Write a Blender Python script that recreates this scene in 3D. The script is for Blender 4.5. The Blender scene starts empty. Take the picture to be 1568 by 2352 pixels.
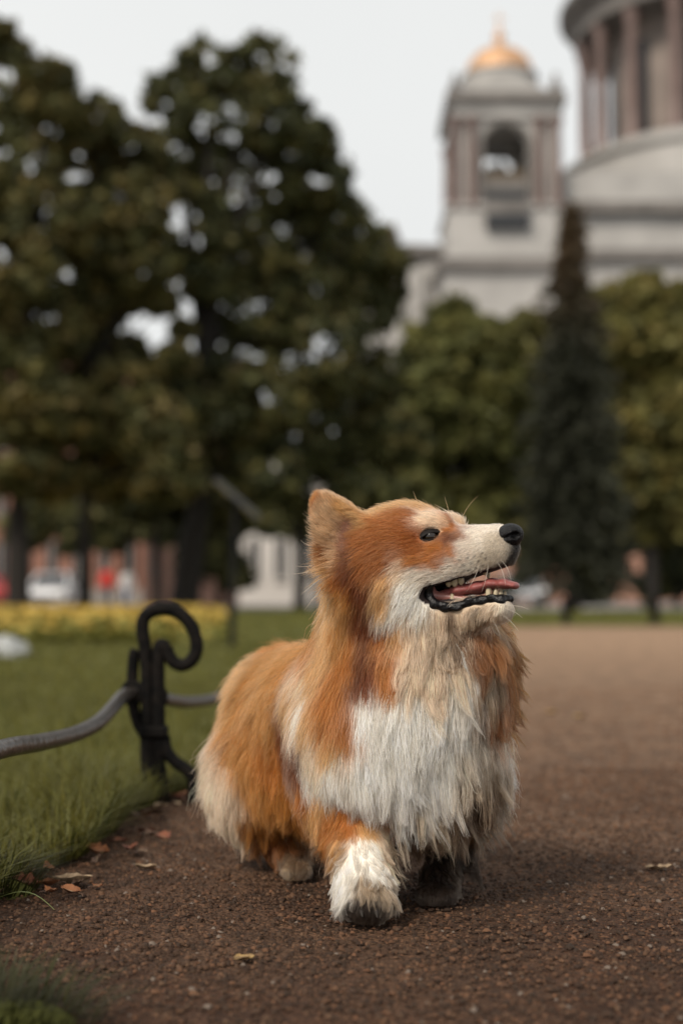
import bpy, bmesh, math, random
import numpy as np
from mathutils import Vector, Matrix
from mathutils.bvhtree import BVHTree
from mathutils.kdtree import KDTree

sc = bpy.context.scene
COL = sc.collection
R = math.radians
rng = np.random.default_rng(7)
random.seed(7)

# ------------------------------------------------------------------ camera
F_PX = 50.0 / 36.0 * 2352.0          # focal length in the 1568x2352 pixel frame used for measuring
CAM_H = 0.40
PITCH = math.atan(199.0 / F_PX)
cam_d = bpy.data.cameras.new('camera')
cam_d.lens = 50.0
cam_d.sensor_fit = 'VERTICAL'
cam_d.sensor_height = 36.0
cam_d.sensor_width = 24.0
cam_d.clip_start = 0.05
cam_d.clip_end = 2000.0
cam = bpy.data.objects.new('camera', cam_d)
COL.objects.link(cam)
cam.location = (0, 0, CAM_H)
cam.rotation_euler = (math.pi / 2 + PITCH, 0, 0)
cam_d.dof.use_dof = True
cam_d.dof.focus_distance = 1.80
cam_d.dof.aperture_fstop = 2.35
cam_d.dof.aperture_blades = 0
sc.camera = cam

# ------------------------------------------------------------------ sky, sun, exposure
SUN_EL, SUN_AZ = R(43), R(-147)       # azimuth measured clockwise from +Y: the light comes from the left, slightly from behind the camera
world = bpy.data.worlds.new('World')
sc.world = world
world.use_nodes = True
nt = world.node_tree
bg = nt.nodes['Background']
sky = nt.nodes.new('ShaderNodeTexSky')
sky.sky_type = 'NISHITA'
sky.sun_disc = False
sky.sun_elevation = SUN_EL
sky.sun_rotation = SUN_AZ
sky.air_density = 1.0
sky.dust_density = 6.0
hs = nt.nodes.new('ShaderNodeHueSaturation')
hs.inputs['Saturation'].default_value = 0.12
nt.links.new(sky.outputs[0], hs.inputs['Color'])
tc = nt.nodes.new('ShaderNodeTexCoord')
cn = nt.nodes.new('ShaderNodeTexNoise')
cn.inputs['Scale'].default_value = 2.2
cn.inputs['Detail'].default_value = 4
nt.links.new(tc.outputs['Generated'], cn.inputs['Vector'])
cr = nt.nodes.new('ShaderNodeValToRGB')
cr.color_ramp.elements[0].position = 0.3
cr.color_ramp.elements[0].color = (4.18, 4.25, 4.23, 1)
cr.color_ramp.elements[1].position = 0.7
cr.color_ramp.elements[1].color = (4.5, 4.55, 4.5, 1)
nt.links.new(cn.outputs['Fac'], cr.inputs['Fac'])
mx = nt.nodes.new('ShaderNodeMixRGB')
mx.inputs['Fac'].default_value = 0.93     # closed cloud cover over the clear-sky model
nt.links.new(hs.outputs[0], mx.inputs[1])
nt.links.new(cr.outputs[0], mx.inputs[2])
nt.links.new(mx.outputs[0], bg.inputs['Color'])
bg.inputs['Strength'].default_value = 0.1

sun_d = bpy.data.lights.new('sun', 'SUN')
sun_d.energy = 1.5
sun_d.angle = R(14)
sun_d.color = (1.0, 0.90, 0.78)
sun = bpy.data.objects.new('sun', sun_d)
COL.objects.link(sun)
sdir = Vector((math.sin(SUN_AZ) * math.cos(SUN_EL), math.cos(SUN_AZ) * math.cos(SUN_EL), math.sin(SUN_EL)))
sun.rotation_euler = sdir.to_track_quat('Z', 'Y').to_euler()
sun.location = sdir * 30

vs = sc.view_settings
vs.view_transform = 'Standard'
vs.look = 'None'
vs.exposure = 1.0
vs.gamma = 1.0
vs.use_curve_mapping = False
sc.render.engine = 'CYCLES'
sc.cycles.use_denoising = True
sc.cycles.use_adaptive_sampling = False
sc.cycles.max_bounces = 14
sc.cycles.diffuse_bounces = 6
sc.cycles.glossy_bounces = 6
sc.cycles.transmission_bounces = 12
sc.cycles.transparent_max_bounces = 8
sc.cycles.sample_clamp_indirect = 10.0
sc.cycles_curves.shape = 'RIBBONS'
sc.cycles_curves.subdivisions = 1

# ------------------------------------------------------------------ helpers
def W(px, py, d):
    """pixel of the 1568x2352 measuring frame, at horizontal distance d -> world point"""
    u = (px - 784.0) / F_PX
    v = (1176.0 - py) / F_PX
    y = math.cos(PITCH) - v * math.sin(PITCH)
    z = math.sin(PITCH) + v * math.cos(PITCH)
    return np.array([u * d / y, d, CAM_H + z * d / y])

def ground_pt(px, py):
    u = (px - 784.0) / F_PX
    v = (1176.0 - py) / F_PX
    y = math.cos(PITCH) - v * math.sin(PITCH)
    z = math.sin(PITCH) + v * math.cos(PITCH)
    t = -CAM_H / z
    return np.array([u * t, y * t, 0.0])

def srgb(r, g, b, a=1.0):
    f = lambda c: c / 12.92 if c <= 0.04045 else ((c + 0.055) / 1.055) ** 2.4
    return (f(r / 255.), f(g / 255.), f(b / 255.), a)

def mesh_from(name, verts, faces, smooth=False):
    me = bpy.data.meshes.new(name)
    verts = np.asarray(verts, dtype=np.float32)
    if isinstance(faces, np.ndarray):
        n = faces.shape[1]
        me.vertices.add(len(verts)); me.vertices.foreach_set('co', verts.ravel())
        me.loops.add(faces.size); me.loops.foreach_set('vertex_index', faces.astype(np.int32).ravel())
        me.polygons.add(len(faces))
        me.polygons.foreach_set('loop_start', np.arange(0, faces.size, n, dtype=np.int32))
        me.update(calc_edges=True)
    else:
        me.from_pydata([tuple(map(float, v)) for v in verts], [], faces)
        me.update()
    if smooth:
        me.polygons.foreach_set('use_smooth', np.ones(len(me.polygons), dtype=bool))
    return me

def obj(name, me, material=None, parent=None, loc=None):
    o = bpy.data.objects.new(name, me)
    COL.objects.link(o)
    if material is not None and me is not None:
        if len(me.materials) == 0:
            me.materials.append(material)
    if parent is not None:
        o.parent = parent
    if loc is not None:
        o.location = loc
    return o

def empty(name, loc=(0, 0, 0), rz=0.0):
    o = bpy.data.objects.new(name, None)
    COL.objects.link(o)
    o.location = tuple(map(float, loc)); o.rotation_euler = (0, 0, rz)
    o.empty_display_size = 0.1
    return o

def tag(o, label=None, cat=None, group=None, kind=None):
    if label: o['label'] = label
    if cat: o['category'] = cat
    if group: o['group'] = group
    if kind: o['kind'] = kind
    return o

def copy_tree(o, parent=None):
    c = o.copy(); COL.objects.link(c); c.parent = parent
    for ch in list(o.children): copy_tree(ch, c)
    return c

class MB:
    """collects shapes into one mesh"""
    def __init__(s): s.v = []; s.f = []
    def add(s, vs, fs):
        b = len(s.v); s.v += [tuple(map(float, p)) for p in vs]; s.f += [tuple(i + b for i in f) for f in fs]; return s
    def box(s, c, size, rz=0.0, bev=0.0):
        x, y, z = [q / 2 for q in size]
        if bev > 0:
            b = bev
            ring = [(-x + b, -y), (x - b, -y), (x, -y + b), (x, y - b), (x - b, y), (-x + b, y), (-x, y - b), (-x, -y + b)]
            inn = [(px * (1 - b / x) if abs(px) > 0 else 0, py * (1 - b / y)) for px, py in ring]
            lv = [[(p[0], p[1], -z + b) for p in ring], [(p[0], p[1], z - b) for p in ring]]
            vs = [(p[0], p[1], -z) for p in inn] + lv[0] + lv[1] + [(p[0], p[1], z) for p in inn]
            fs = [tuple(range(7, -1, -1))]
            for l in range(3):
                for i in range(8):
                    j = (i + 1) % 8
                    fs.append((l * 8 + i, l * 8 + j, l * 8 + 8 + j, l * 8 + 8 + i))
            fs.append(tuple(range(24, 32)))
        else:
            vs = [(sx * x, sy * y, sz * z) for sz in (-1, 1) for sx, sy in ((-1, -1), (1, -1), (1, 1), (-1, 1))]
            fs = [(3, 2, 1, 0), (4, 5, 6, 7), (0, 1, 5, 4), (1, 2, 6, 5), (2, 3, 7, 6), (3, 0, 4, 7)]
        ca, sa = math.cos(rz), math.sin(rz)
        return s.add([(c[0] + p[0] * ca - p[1] * sa, c[1] + p[0] * sa + p[1] * ca, c[2] + p[2]) for p in vs], fs)
    def lathe(s, prof, c=(0, 0, 0), n=32, a0=0.0, a1=2 * math.pi, caps=False):
        full = abs(a1 - a0 - 2 * math.pi) < 1e-6
        m = n if full else n + 1
        vs = []
        for r, z in prof:
            for i in range(m):
                a = a0 + (a1 - a0) * i / n
                vs.append((c[0] + r * math.cos(a), c[1] + r * math.sin(a), c[2] + z))
        fs = []
        for l in range(len(prof) - 1):
            for i in range(n):
                j = (i + 1) % m
                fs.append((l * m + i, l * m + j, (l + 1) * m + j, (l + 1) * m + i))
        if caps and full:
            fs.append(tuple(range(m - 1, -1, -1))); fs.append(tuple((len(prof) - 1) * m + i for i in range(m)))
        return s.add(vs, fs)
    def tube(s, pts, rad, n=10, caps=True):
        pts = [np.asarray(p, float) for p in pts]
        rads = [rad] * len(pts) if np.isscalar(rad) else list(rad)
        vs = []; prev = None
        for i, p in enumerate(pts):
            t = pts[min(i + 1, len(pts) - 1)] - pts[max(i - 1, 0)]
            t = t / (np.linalg.norm(t) + 1e-12)
            if prev is None:
                up = np.array([0, 0, 1.0]) if abs(t[2]) < 0.9 else np.array([1.0, 0, 0])
                a = np.cross(t, up)
            else:
                a = prev - t * np.dot(prev, t)
            a /= np.linalg.norm(a) + 1e-12; b = np.cross(t, a); prev = a
            for k in range(n):
                th = 2 * math.pi * k / n
                vs.append(p + rads[i] * (a * math.cos(th) + b * math.sin(th)))
        fs = []
        for i in range(len(pts) - 1):
            for k in range(n):
                j = (k + 1) % n
                fs.append((i * n + k, i * n + j, (i + 1) * n + j, (i + 1) * n + k))
        if caps:
            fs.append(tuple(range(n - 1, -1, -1))); fs.append(tuple((len(pts) - 1) * n + k for k in range(n)))
        return s.add(vs, fs)
    def build(s, name, material, parent=None, smooth=False):
        me = mesh_from(name, s.v, s.f)
        bm = bmesh.new(); bm.from_mesh(me); bmesh.ops.recalc_face_normals(bm, faces=bm.faces); bm.to_mesh(me); bm.free()
        if smooth:
            for p in me.polygons: p.use_smooth = True
            try: me.set_sharp_from_angle(angle=R(40))
            except Exception: pass
        return obj(name, me, material, parent)

def spline(pts, n=8):
    """Catmull-Rom through the points"""
    P = [np.asarray(p, float) for p in pts]
    P = [2 * P[0] - P[1]] + P + [2 * P[-1] - P[-2]]
    out = []
    for i in range(1, len(P) - 2):
        for k in range(n):
            t = k / n
            a, b, c, d = P[i - 1], P[i], P[i + 1], P[i + 2]
            out.append(0.5 * (2 * b + (c - a) * t + (2 * a - 5 * b + 4 * c - d) * t * t + (3 * b - a - 3 * c + d) * t ** 3))
    out.append(P[-2])
    return out

# ------------------------------------------------------------------ materials
def new_mat(name):
    m = bpy.data.materials.new(name); m.use_nodes = True
    n = m.node_tree.nodes
    return m, m.node_tree, n['Principled BSDF']

def simple(name, col, rough=0.7, metal=0.0, noise=0.0, nscale=20.0, bump=0.0, spec=0.5, coat=0.0):
    m, t, b = new_mat(name)
    b.inputs['Roughness'].default_value = rough
    b.inputs['Metallic'].default_value = metal
    b.inputs['Specular IOR Level'].default_value = spec
    b.inputs['Coat Weight'].default_value = coat
    if noise > 0 or bump > 0:
        co = t.nodes.new('ShaderNodeTexCoord')
        ns = t.nodes.new('ShaderNodeTexNoise'); ns.inputs['Scale'].default_value = nscale; ns.inputs['Detail'].default_value = 5
        t.links.new(co.outputs['Object'], ns.inputs['Vector'])
        rp = t.nodes.new('ShaderNodeValToRGB')
        rp.color_ramp.elements[0].position = 0.3; rp.color_ramp.elements[1].position = 0.7
        rp.color_ramp.elements[0].color = tuple(c * (1 - noise) for c in col[:3]) + (1,)
        rp.color_ramp.elements[1].color = tuple(min(1, c * (1 + noise)) for c in col[:3]) + (1,)
        t.links.new(ns.outputs['Fac'], rp.inputs['Fac']); t.links.new(rp.outputs[0], b.inputs['Base Color'])
        if bump > 0:
            bp = t.nodes.new('ShaderNodeBump'); bp.inputs['Strength'].default_value = bump; bp.inputs['Distance'].default_value = 0.01
            t.links.new(ns.outputs['Fac'], bp.inputs['Height']); t.links.new(bp.outputs[0], b.inputs['Normal'])
    else:
        b.inputs['Base Color'].default_value = tuple(col[:3]) + (1,)
    return m

def attr_mat(name, rough=0.6, translucent=0.0, spec=0.3, attr='col'):
    m, t, b = new_mat(name)
    a = t.nodes.new('ShaderNodeAttribute'); a.attribute_name = attr
    t.links.new(a.outputs['Color'], b.inputs['Base Color'])
    b.inputs['Roughness'].default_value = rough
    b.inputs['Specular IOR Level'].default_value = spec
    if translucent > 0:
        tr = t.nodes.new('ShaderNodeBsdfTranslucent'); t.links.new(a.outputs['Color'], tr.inputs['Color'])
        mxs = t.nodes.new('ShaderNodeMixShader'); mxs.inputs[0].default_value = translucent
        t.links.new(b.outputs[0], mxs.inputs[1]); t.links.new(tr.outputs[0], mxs.inputs[2])
        t.links.new(mxs.outputs[0], t.nodes['Material Output'].inputs['Surface'])
    return m

def set_col(me, cols, domain='POINT', name='col'):
    a = me.attributes.new(name, 'FLOAT_COLOR', domain)
    c = np.ones((len(cols), 4), dtype=np.float32); c[:, :3] = cols
    a.data.foreach_set('color', c.ravel())
# ------------------------------------------------------------------ ground, path, lawn
EDGE = [(-0.66, 0.3), (-0.58, 1.3), (-0.50, 1.8), (-0.465, 2.0), (-0.41, 2.4), (-0.385, 2.8), (-0.28, 3.3), (-0.02, 4.2), (0.28, 5.5), (0.62, 8.0), (1.2, 12.0), (2.0, 19.0), (2.1, 20.5)]
ED = np.array(EDGE)
def edge_x(y):
    base = np.interp(y, ED[:, 1], ED[:, 0])
    return base + 0.014 * np.sin(np.asarray(y) * 9.0) + 0.010 * np.sin(np.asarray(y) * 23.0 + 1.0)
FAR_EDGE = 20.5

def m_path():
    m, t, b = new_mat('gravel_path')
    N = t.nodes.new; L = t.links.new
    geo = N('ShaderNodeNewGeometry')
    sep = N('ShaderNodeSeparateXYZ'); L(geo.outputs['Position'], sep.inputs[0])
    big = N('ShaderNodeTexNoise'); big.inputs['Scale'].default_value = 1.1; big.inputs['Detail'].default_value = 6; L(geo.outputs['Position'], big.inputs['Vector'])
    # near dimness and far grazing brightness of the path put into its colour
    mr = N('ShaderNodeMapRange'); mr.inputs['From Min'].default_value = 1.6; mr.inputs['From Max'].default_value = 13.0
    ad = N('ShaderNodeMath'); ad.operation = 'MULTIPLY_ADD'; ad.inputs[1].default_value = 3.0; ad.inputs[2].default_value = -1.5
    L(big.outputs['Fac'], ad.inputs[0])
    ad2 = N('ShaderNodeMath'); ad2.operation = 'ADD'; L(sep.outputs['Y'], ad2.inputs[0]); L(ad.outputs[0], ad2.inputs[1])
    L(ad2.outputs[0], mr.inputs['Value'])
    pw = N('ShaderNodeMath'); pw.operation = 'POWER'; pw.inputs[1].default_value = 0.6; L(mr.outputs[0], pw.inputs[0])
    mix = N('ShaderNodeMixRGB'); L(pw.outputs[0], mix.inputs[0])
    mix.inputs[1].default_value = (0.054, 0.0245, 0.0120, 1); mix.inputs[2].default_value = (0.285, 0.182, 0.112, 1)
    fine = N('ShaderNodeTexNoise'); fine.inputs['Scale'].default_value = 240; fine.inputs['Detail'].default_value = 3; L(geo.outputs['Position'], fine.inputs['Vector'])
    med = N('ShaderNodeTexNoise'); med.inputs['Scale'].default_value = 9; med.inputs['Detail'].default_value = 6; L(geo.outputs['Position'], med.inputs['Vector'])
    r1 = N('ShaderNodeMapRange'); r1.inputs['From Min'].default_value = 0.25; r1.inputs['From Max'].default_value = 0.75; r1.inputs['To Min'].default_value = 0.45; r1.inputs['To Max'].default_value = 1.6
    L(fine.outputs['Fac'], r1.inputs['Value'])
    r2 = N('ShaderNodeMapRange'); r2.inputs['From Min'].default_value = 0.3; r2.inputs['From Max'].default_value = 0.7; r2.inputs['To Min'].default_value = 0.62; r2.inputs['To Max'].default_value = 1.32
    L(med.outputs['Fac'], r2.inputs['Value'])
    mu = N('ShaderNodeMath'); mu.operation = 'MULTIPLY'; L(r1.outputs[0], mu.inputs[0]); L(r2.outputs[0], mu.inputs[1])
    mm = N('ShaderNodeMixRGB'); mm.blend_type = 'MULTIPLY'; mm.inputs[0].default_value = 1; L(mix.outputs[0], mm.inputs[1]); L(mu.outputs[0], mm.inputs[2])
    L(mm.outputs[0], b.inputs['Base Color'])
    b.inputs['Roughness'].default_value = 0.85
    b.inputs['Specular IOR Level'].default_value = 0.25
    vor = N('ShaderNodeTexVoronoi'); vor.inputs['Scale'].default_value = 130; L(geo.outputs['Position'], vor.inputs['Vector'])
    bp = N('ShaderNodeBump'); bp.inputs['Strength'].default_value = 0.9; bp.inputs['Distance'].default_value = 0.006; bp.invert = True
    L(vor.outputs['Distance'], bp.inputs['Height'])
    bp2 = N('ShaderNodeBump'); bp2.inputs['Strength'].default_value = 0.8; bp2.inputs['Distance'].default_value = 0.02
    L(med.outputs['Fac'], bp2.inputs['Height']); L(bp.outputs[0], bp2.inputs['Normal'])
    L(bp2.outputs[0], b.inputs['Normal'])
    return m
MAT_PATH = m_path()

def m_lawn():
    m, t, b = new_mat('lawn_soil')
    N = t.nodes.new; L = t.links.new
    geo = N('ShaderNodeNewGeometry')
    n1 = N('ShaderNodeTexNoise'); n1.inputs['Scale'].default_value = 1.3; n1.inputs['Detail'].default_value = 8; L(geo.outputs['Position'], n1.inputs['Vector'])
    rp = N('ShaderNodeValToRGB')
    rp.color_ramp.elements[0].position = 0.3; rp.color_ramp.elements[0].color = (0.065, 0.066, 0.017, 1)
    rp.color_ramp.elements[1].position = 0.7; rp.color_ramp.elements[1].color = (0.135, 0.14, 0.036, 1)
    L(n1.outputs['Fac'], rp.inputs['Fac'])
    L(rp.outputs[0], b.inputs['Base Color'])
    b.inputs['Roughness'].default_value = 0.95; b.inputs['Specular IOR Level'].default_value = 0.1
    n2 = N('ShaderNodeTexNoise'); n2.inputs['Scale'].default_value = 60; n2.inputs['Detail'].default_value = 6; L(geo.outputs['Position'], n2.inputs['Vector'])
    bp = N('ShaderNodeBump'); bp.inputs['Strength'].default_value = 0.8; bp.inputs['Distance'].default_value = 0.02
    L(n2.outputs['Fac'], bp.inputs['Height']); L(bp.outputs[0], b.inputs['Normal'])
    return m
MAT_LAWN = m_lawn()

def sheet(name, mat_, poly, z):
    o = obj(name, mesh_from(name, [(x, y, z) for x, y in poly], [tuple(range(len(poly)))]), mat_)
    return tag(o, kind='structure')

MAT_PAVE = simple('pavement', (0.16, 0.15, 0.145), 0.9, noise=0.15, nscale=0.6)
sheet('ground', MAT_PAVE, [(-700, -60), (700, -60), (700, 1200), (-700, 1200)], -0.012)
ys = np.linspace(-3, FAR_EDGE, 220)
ex = edge_x(ys)
# path: everything right of the lawn edge, as a finely relieved sheet near the camera
def path_mesh():
    V = []; Fq = []
    yv = np.concatenate([np.linspace(-3, 1.15, 12), np.linspace(1.17, 4.2, 300), np.linspace(4.3, FAR_EDGE, 90)])
    fr = np.concatenate([np.linspace(0, 1.35, 150), [1.6, 2.2, 3.5, 6, 9, 13, 18, 26]])
    n = len(fr)
    for y in yv:
        x0 = float(edge_x(y)) - 0.03
        for f_ in fr: V.append((x0 + f_, y, 0.0))
    V = np.array(V)
    def nz(x, y, s, seed):
        r = np.random.default_rng(seed); out = 0
        for _ in range(5):
            a = r.uniform(0, 6.28); ph = r.uniform(0, 6.28); k = s * r.uniform(.6, 1.5)
            out = out + np.sin((x * math.cos(a) + y * math.sin(a)) * k + ph)
        return out / 5
    V[:, 2] = -0.004 + 0.0035 * nz(V[:, 0], V[:, 1], 9, 1) + 0.0022 * nz(V[:, 0], V[:, 1], 35, 2) + 0.0012 * nz(V[:, 0], V[:, 1], 110, 3)
    i = np.arange(len(yv) - 1)[:, None] * n + np.arange(n - 1)[None, :]
    i = i.ravel()
    Fq = np.stack([i, i + 1, i + n + 1, i + n], 1)
    return mesh_from('path', V, Fq, smooth=True)
tag(obj('path', path_mesh(), MAT_PATH), kind='structure')
sheet('lawn', MAT_LAWN, [(-60, -3)] + [(float(a), float(b)) for a, b in zip(ex, ys)] + [(60, FAR_EDGE + 0.6), (60, 52), (-60, 52)], 0.004)
sheet('street', simple('asphalt', (0.10, 0.10, 0.105), 0.9, noise=0.2, nscale=2), [(-120, 55), (120, 55), (120, 72), (-120, 72)], -0.006)
kb = MB()
kb.box((0, 53.6, 0.045), (240, 0.25, 0.12), bev=0.02)
tag(kb.build('street_kerb', simple('kerb_stone', (0.3, 0.29, 0.28), 0.8, noise=0.2, nscale=3)), kind='structure')

# gravel grains: real little stones, one mass
def stones(n, y0, y1, s0, s1, seed, pw=2.2):
    r = np.random.default_rng(seed)
    u = r.random(n)
    y = y0 + (y1 - y0) * u
    x = edge_x(y) - 0.02 + r.random(n) * (0.36 * y + 0.55)
    s = s0 + (s1 - s0) * r.random(n) ** pw
    base = np.array([(1, 0, 0), (-.5, .87, 0), (-.5, -.87, 0), (.25, .43, .75), (-.5, 0, .75), (.25, -.43, .75)], float)
    # a squat irregular stone: triangle ring + rotated top ring
    V = base[None] * (1 + 0.45 * (r.random((n, 6, 3)) - .5))
    V *= s[:, None, None] * np.stack([r.uniform(.7, 1.5, n), r.uniform(.7, 1.2, n), r.uniform(.45, 1.0, n)], 1)[:, None]
    a = r.random(n) * 6.283
    ca, sa = np.cos(a)[:, None], np.sin(a)[:, None]
    X = V[..., 0] * ca - V[..., 1] * sa; Y = V[..., 0] * sa + V[..., 1] * ca
    V[..., 0] = X + x[:, None]; V[..., 1] = Y + y[:, None]; V[..., 2] += -0.003 - 0.10 * s[:, None] + (r.random(n) * 0.003)[:, None]
    Fc = np.array([(3, 4, 5), (0, 3, 5), (0, 1, 3), (1, 4, 3), (1, 2, 4), (2, 5, 4), (2, 0, 5)])
    Fc = (np.arange(n)[:, None, None] * 6 + Fc[None]).reshape(-1, 3)
    g = r.random(n)[:, None]
    tone = (0.50 + 1.6 * r.random(n) ** 2.2)[:, None]
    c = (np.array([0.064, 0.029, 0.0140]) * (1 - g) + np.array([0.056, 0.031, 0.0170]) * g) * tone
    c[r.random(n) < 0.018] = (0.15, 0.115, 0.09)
    # the same far grazing brightness put into the grains' colour
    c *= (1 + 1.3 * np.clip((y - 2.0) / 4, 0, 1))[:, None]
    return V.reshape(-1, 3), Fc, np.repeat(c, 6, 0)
v1, f1, c1 = stones(60000, 1.15, 3.4, 0.0014, 0.0050, 11)
v2, f2, c2 = stones(9000, 3.4, 6.5, 0.003, 0.006, 12)
v3, f3, c3 = stones(3000, 1.2, 3.6, 0.0024, 0.0056, 13, 2.6)
gm = mesh_from('gravel', np.concatenate([v1, v2, v3]), np.concatenate([f1, f2 + len(v1), f3 + len(v1) + len(v2)]))
set_col(gm, np.concatenate([c1, c2, c3]))
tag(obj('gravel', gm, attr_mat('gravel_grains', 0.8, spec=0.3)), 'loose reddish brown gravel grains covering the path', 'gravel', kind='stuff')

# grass blades
def blades(n, x, y, h, w, lean, seed, seg=2):
    r = np.random.default_rng(seed)
    a = r.random(n) * 6.283
    dirx, diry = np.cos(a), np.sin(a)
    px, py = -diry, dirx
    ts = [0, .55, 1.0]; ws = [1, .8, 0.08]
    V = np.zeros((n, 6, 3))
    for k, (t, ww) in enumerate(zip(ts, ws)):
        cx = x + dirx * lean * h * t ** 1.8; cy = y + diry * lean * h * t ** 1.8; cz = h * t * (1 - 0.35 * np.minimum(lean, 1) * t)
        V[:, 2 * k, 0] = cx - px * w * ww / 2; V[:, 2 * k, 1] = cy - py * w * ww / 2; V[:, 2 * k, 2] = cz
        V[:, 2 * k + 1, 0] = cx + px * w * ww / 2; V[:, 2 * k + 1, 1] = cy + py * w * ww / 2; V[:, 2 * k + 1, 2] = cz
    V[..., 2] += 0.004
    q = np.array([(0, 1, 3, 2), (2, 3, 5, 4)])
    Fc = (np.arange(n)[:, None, None] * 6 + q[None]).reshape(-1, 4)
    return V.reshape(-1, 3), Fc
GREENS = np.array([(0.100, 0.098, 0.018), (0.135, 0.126, 0.023), (0.175, 0.155, 0.034), (0.064, 0.070, 0.015), (0.21, 0.175, 0.055)])
def blade_cols(n, seed, p=(.32, .3, .2, .13, .05)):
    r = np.random.default_rng(seed)
    c = GREENS[r.choice(5, n, p=p)] * r.uniform(.75, 1.25, (n, 1))
    return np.repeat(c, 6, 0)
def grass_field():
    Vs, Fs, Cs = [], [], []; off = 0
    r = np.random.default_rng(21)
    def put(n, y0, y1, wmax, h0, h1, w, lean, seed, edgepow=1.0):
        nonlocal off
        y = r.uniform(y0, y1, n); x = edge_x(y) + 0.015 - r.random(n) ** edgepow * wmax(y)
        hh = r.uniform(h0, h1, n) * (0.75 + 0.5 * np.sin(x * 7 + y * 3) ** 2)
        v, f_ = blades(n, x, y, hh, w * r.uniform(.6, 1.3, n), r.uniform(.1, 1, n) * lean, seed)
        Vs.append(v); Fs.append(f_ + off); off += len(v); Cs.append(blade_cols(n, seed))
    put(26000, 1.6, 3.4, lambda y: 0.30 * y + 0.1, .018, .05, .0022, 1.2, 31)
    put(5000, 1.7, 3.3, lambda y: 0.10 + 0 * y, .03, .075, .0024, 1.6, 32, 1.5)      # longer tufts along the edge
    put(2600, 1.75, 3.1, lambda y: 0.26 + 0 * y, .05, .11, .0034, 1.5, 36, 1.2)        # seed stalks and long wet blades
    put(26000, 3.2, 7.0, lambda y: 0.32 * y + 0.3, .025, .05, .004, 1.1, 33)
    put(16000, 6.8, 14.0, lambda y: 0.34 * y + 1.0, .03, .06, .009, 1.0, 34)
    # beyond: the open lawn, both sides
    n = 16000
    y = r.uniform(14, 46, n); x = (r.random(n) * 2 - 1) * (0.27 * y)
    k = (x < edge_x(np.minimum(y, 20))) | (y > FAR_EDGE + 0.7)
    x, y = x[k], y[k]; n = len(x)
    v, f_ = blades(n, x, y, r.uniform(.05, .09, n), .02 * r.uniform(.6, 1.3, n), r.uniform(.1, .9, n), 35)
    Vs.append(v); Fs.append(f_ + off); off += len(v); Cs.append(blade_cols(n, 35))
    me = mesh_from('grass', np.concatenate(Vs), np.concatenate(Fs)); set_col(me, np.concatenate(Cs))
    return me
MAT_GRASS = attr_mat('grass_blades', 0.55, 0.35, 0.35)
tag(obj('grass', grass_field(), MAT_GRASS), 'mown green grass covering the lawn behind the low iron fence', 'grass', kind='stuff')

# overgrown tuft in the near corner of the path
def tuft(name, label, c, n, rad, h0, h1, w, seed, lean=1.3):
    r = np.random.default_rng(seed)
    a = r.random(n) * 6.283; q = np.sqrt(r.random(n)) * rad
    x = np.cos(a) * q; y = np.sin(a) * q
    v, f_ = blades(n, x, y, r.uniform(h0, h1, n) * (1.1 - 0.5 * q / rad), w * r.uniform(.6, 1.3, n), r.uniform(.2, 1, n) * lean, seed)
    me = mesh_from('blades', v, f_); set_col(me, blade_cols(n, seed, (.35, .25, .1, .28, .02)) * 0.36)
    o = empty(name, (c[0], c[1], -0.004)); tag(o, label, 'grass tuft')
    tag(obj('blades', me, MAT_GRASS, o), kind='stuff')
    mb = MB(); mb.lathe([(rad * .9, -.004), (rad * .75, .008), (rad * .4, .016), (0.001, .018)], n=18)
    mb.build('soil_mound', MAT_LAWN, o, smooth=True)
    return o
tuft('grass_tuft', 'dark overgrown grass tuft spilling onto the gravel, away from the lawn edge', (-0.345, 1.36), 700, 0.115, .03, .085, .003, 41)
tuft('grass_tuft', 'small ragged grass tuft rooted at the lawn edge below the sagging rail', (-0.47, 1.98), 260, 0.06, .04, .09, .0026, 42, 1.8)

# yellow flower bed across the far lawn
def flower_bed():
    r = np.random.default_rng(51); n = 24000
    y = 12.5 + (50 - 12.5) * r.random(n) ** 1.25
    xr = -0.080 * y - np.abs(r.normal(0, .03, n)) * y
    x = xr - r.random(n) * (0.20 * y + 1)
    z = 0.02 + r.random(n) * 0.14 * np.clip((y - 12) / 14, .15, 1)
    s = r.uniform(.04, .09, n)
    base = np.array([(-1, -.6, 0), (1, -.6, 0), (1.1, .6, .1), (-.9, .7, .1)])
    V = base[None] * s[:, None, None]
    t1 = r.normal(0, .5, n); a = r.random(n) * 6.28
    X = V[..., 0] * np.cos(a)[:, None] - V[..., 1] * np.sin(a)[:, None]; Y = V[..., 0] * np.sin(a)[:, None] + V[..., 1] * np.cos(a)[:, None]
    Z = V[..., 2] + Y * np.sin(t1)[:, None]
    V = np.stack([X + x[:, None], Y + y[:, None], Z + z[:, None]], -1).reshape(-1, 3)
    Fq = np.arange(n * 4).reshape(n, 4)
    me = mesh_from('flowers', V, Fq)
    # blooms thin out towards the near edge of the bed
    bloom = r.random(n) < np.clip(0.0 + 0.95 * (y - 12.5) / 15 + .18 * np.sin(x * 1.7) * np.sin(y * .9), 0, .95)
    c = np.where(bloom[:, None], np.array([0.54, 0.37, 0.085]) * r.uniform(.7, 1.25, (n, 1)), np.array([0.14, 0.135, 0.03]) * r.uniform(.7, 1.3, (n, 1)))
    set_col(me, np.repeat(c, 4, 0))
    return me
fb = empty('flower_bed', (0, 0, 0)); tag(fb, 'wide bed of low yellow flowers across the far lawn', 'flower bed')
tag(obj('flowers', flower_bed(), attr_mat('yellow_blooms', 0.7, 0.25, 0.2), fb), kind='stuff')
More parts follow.
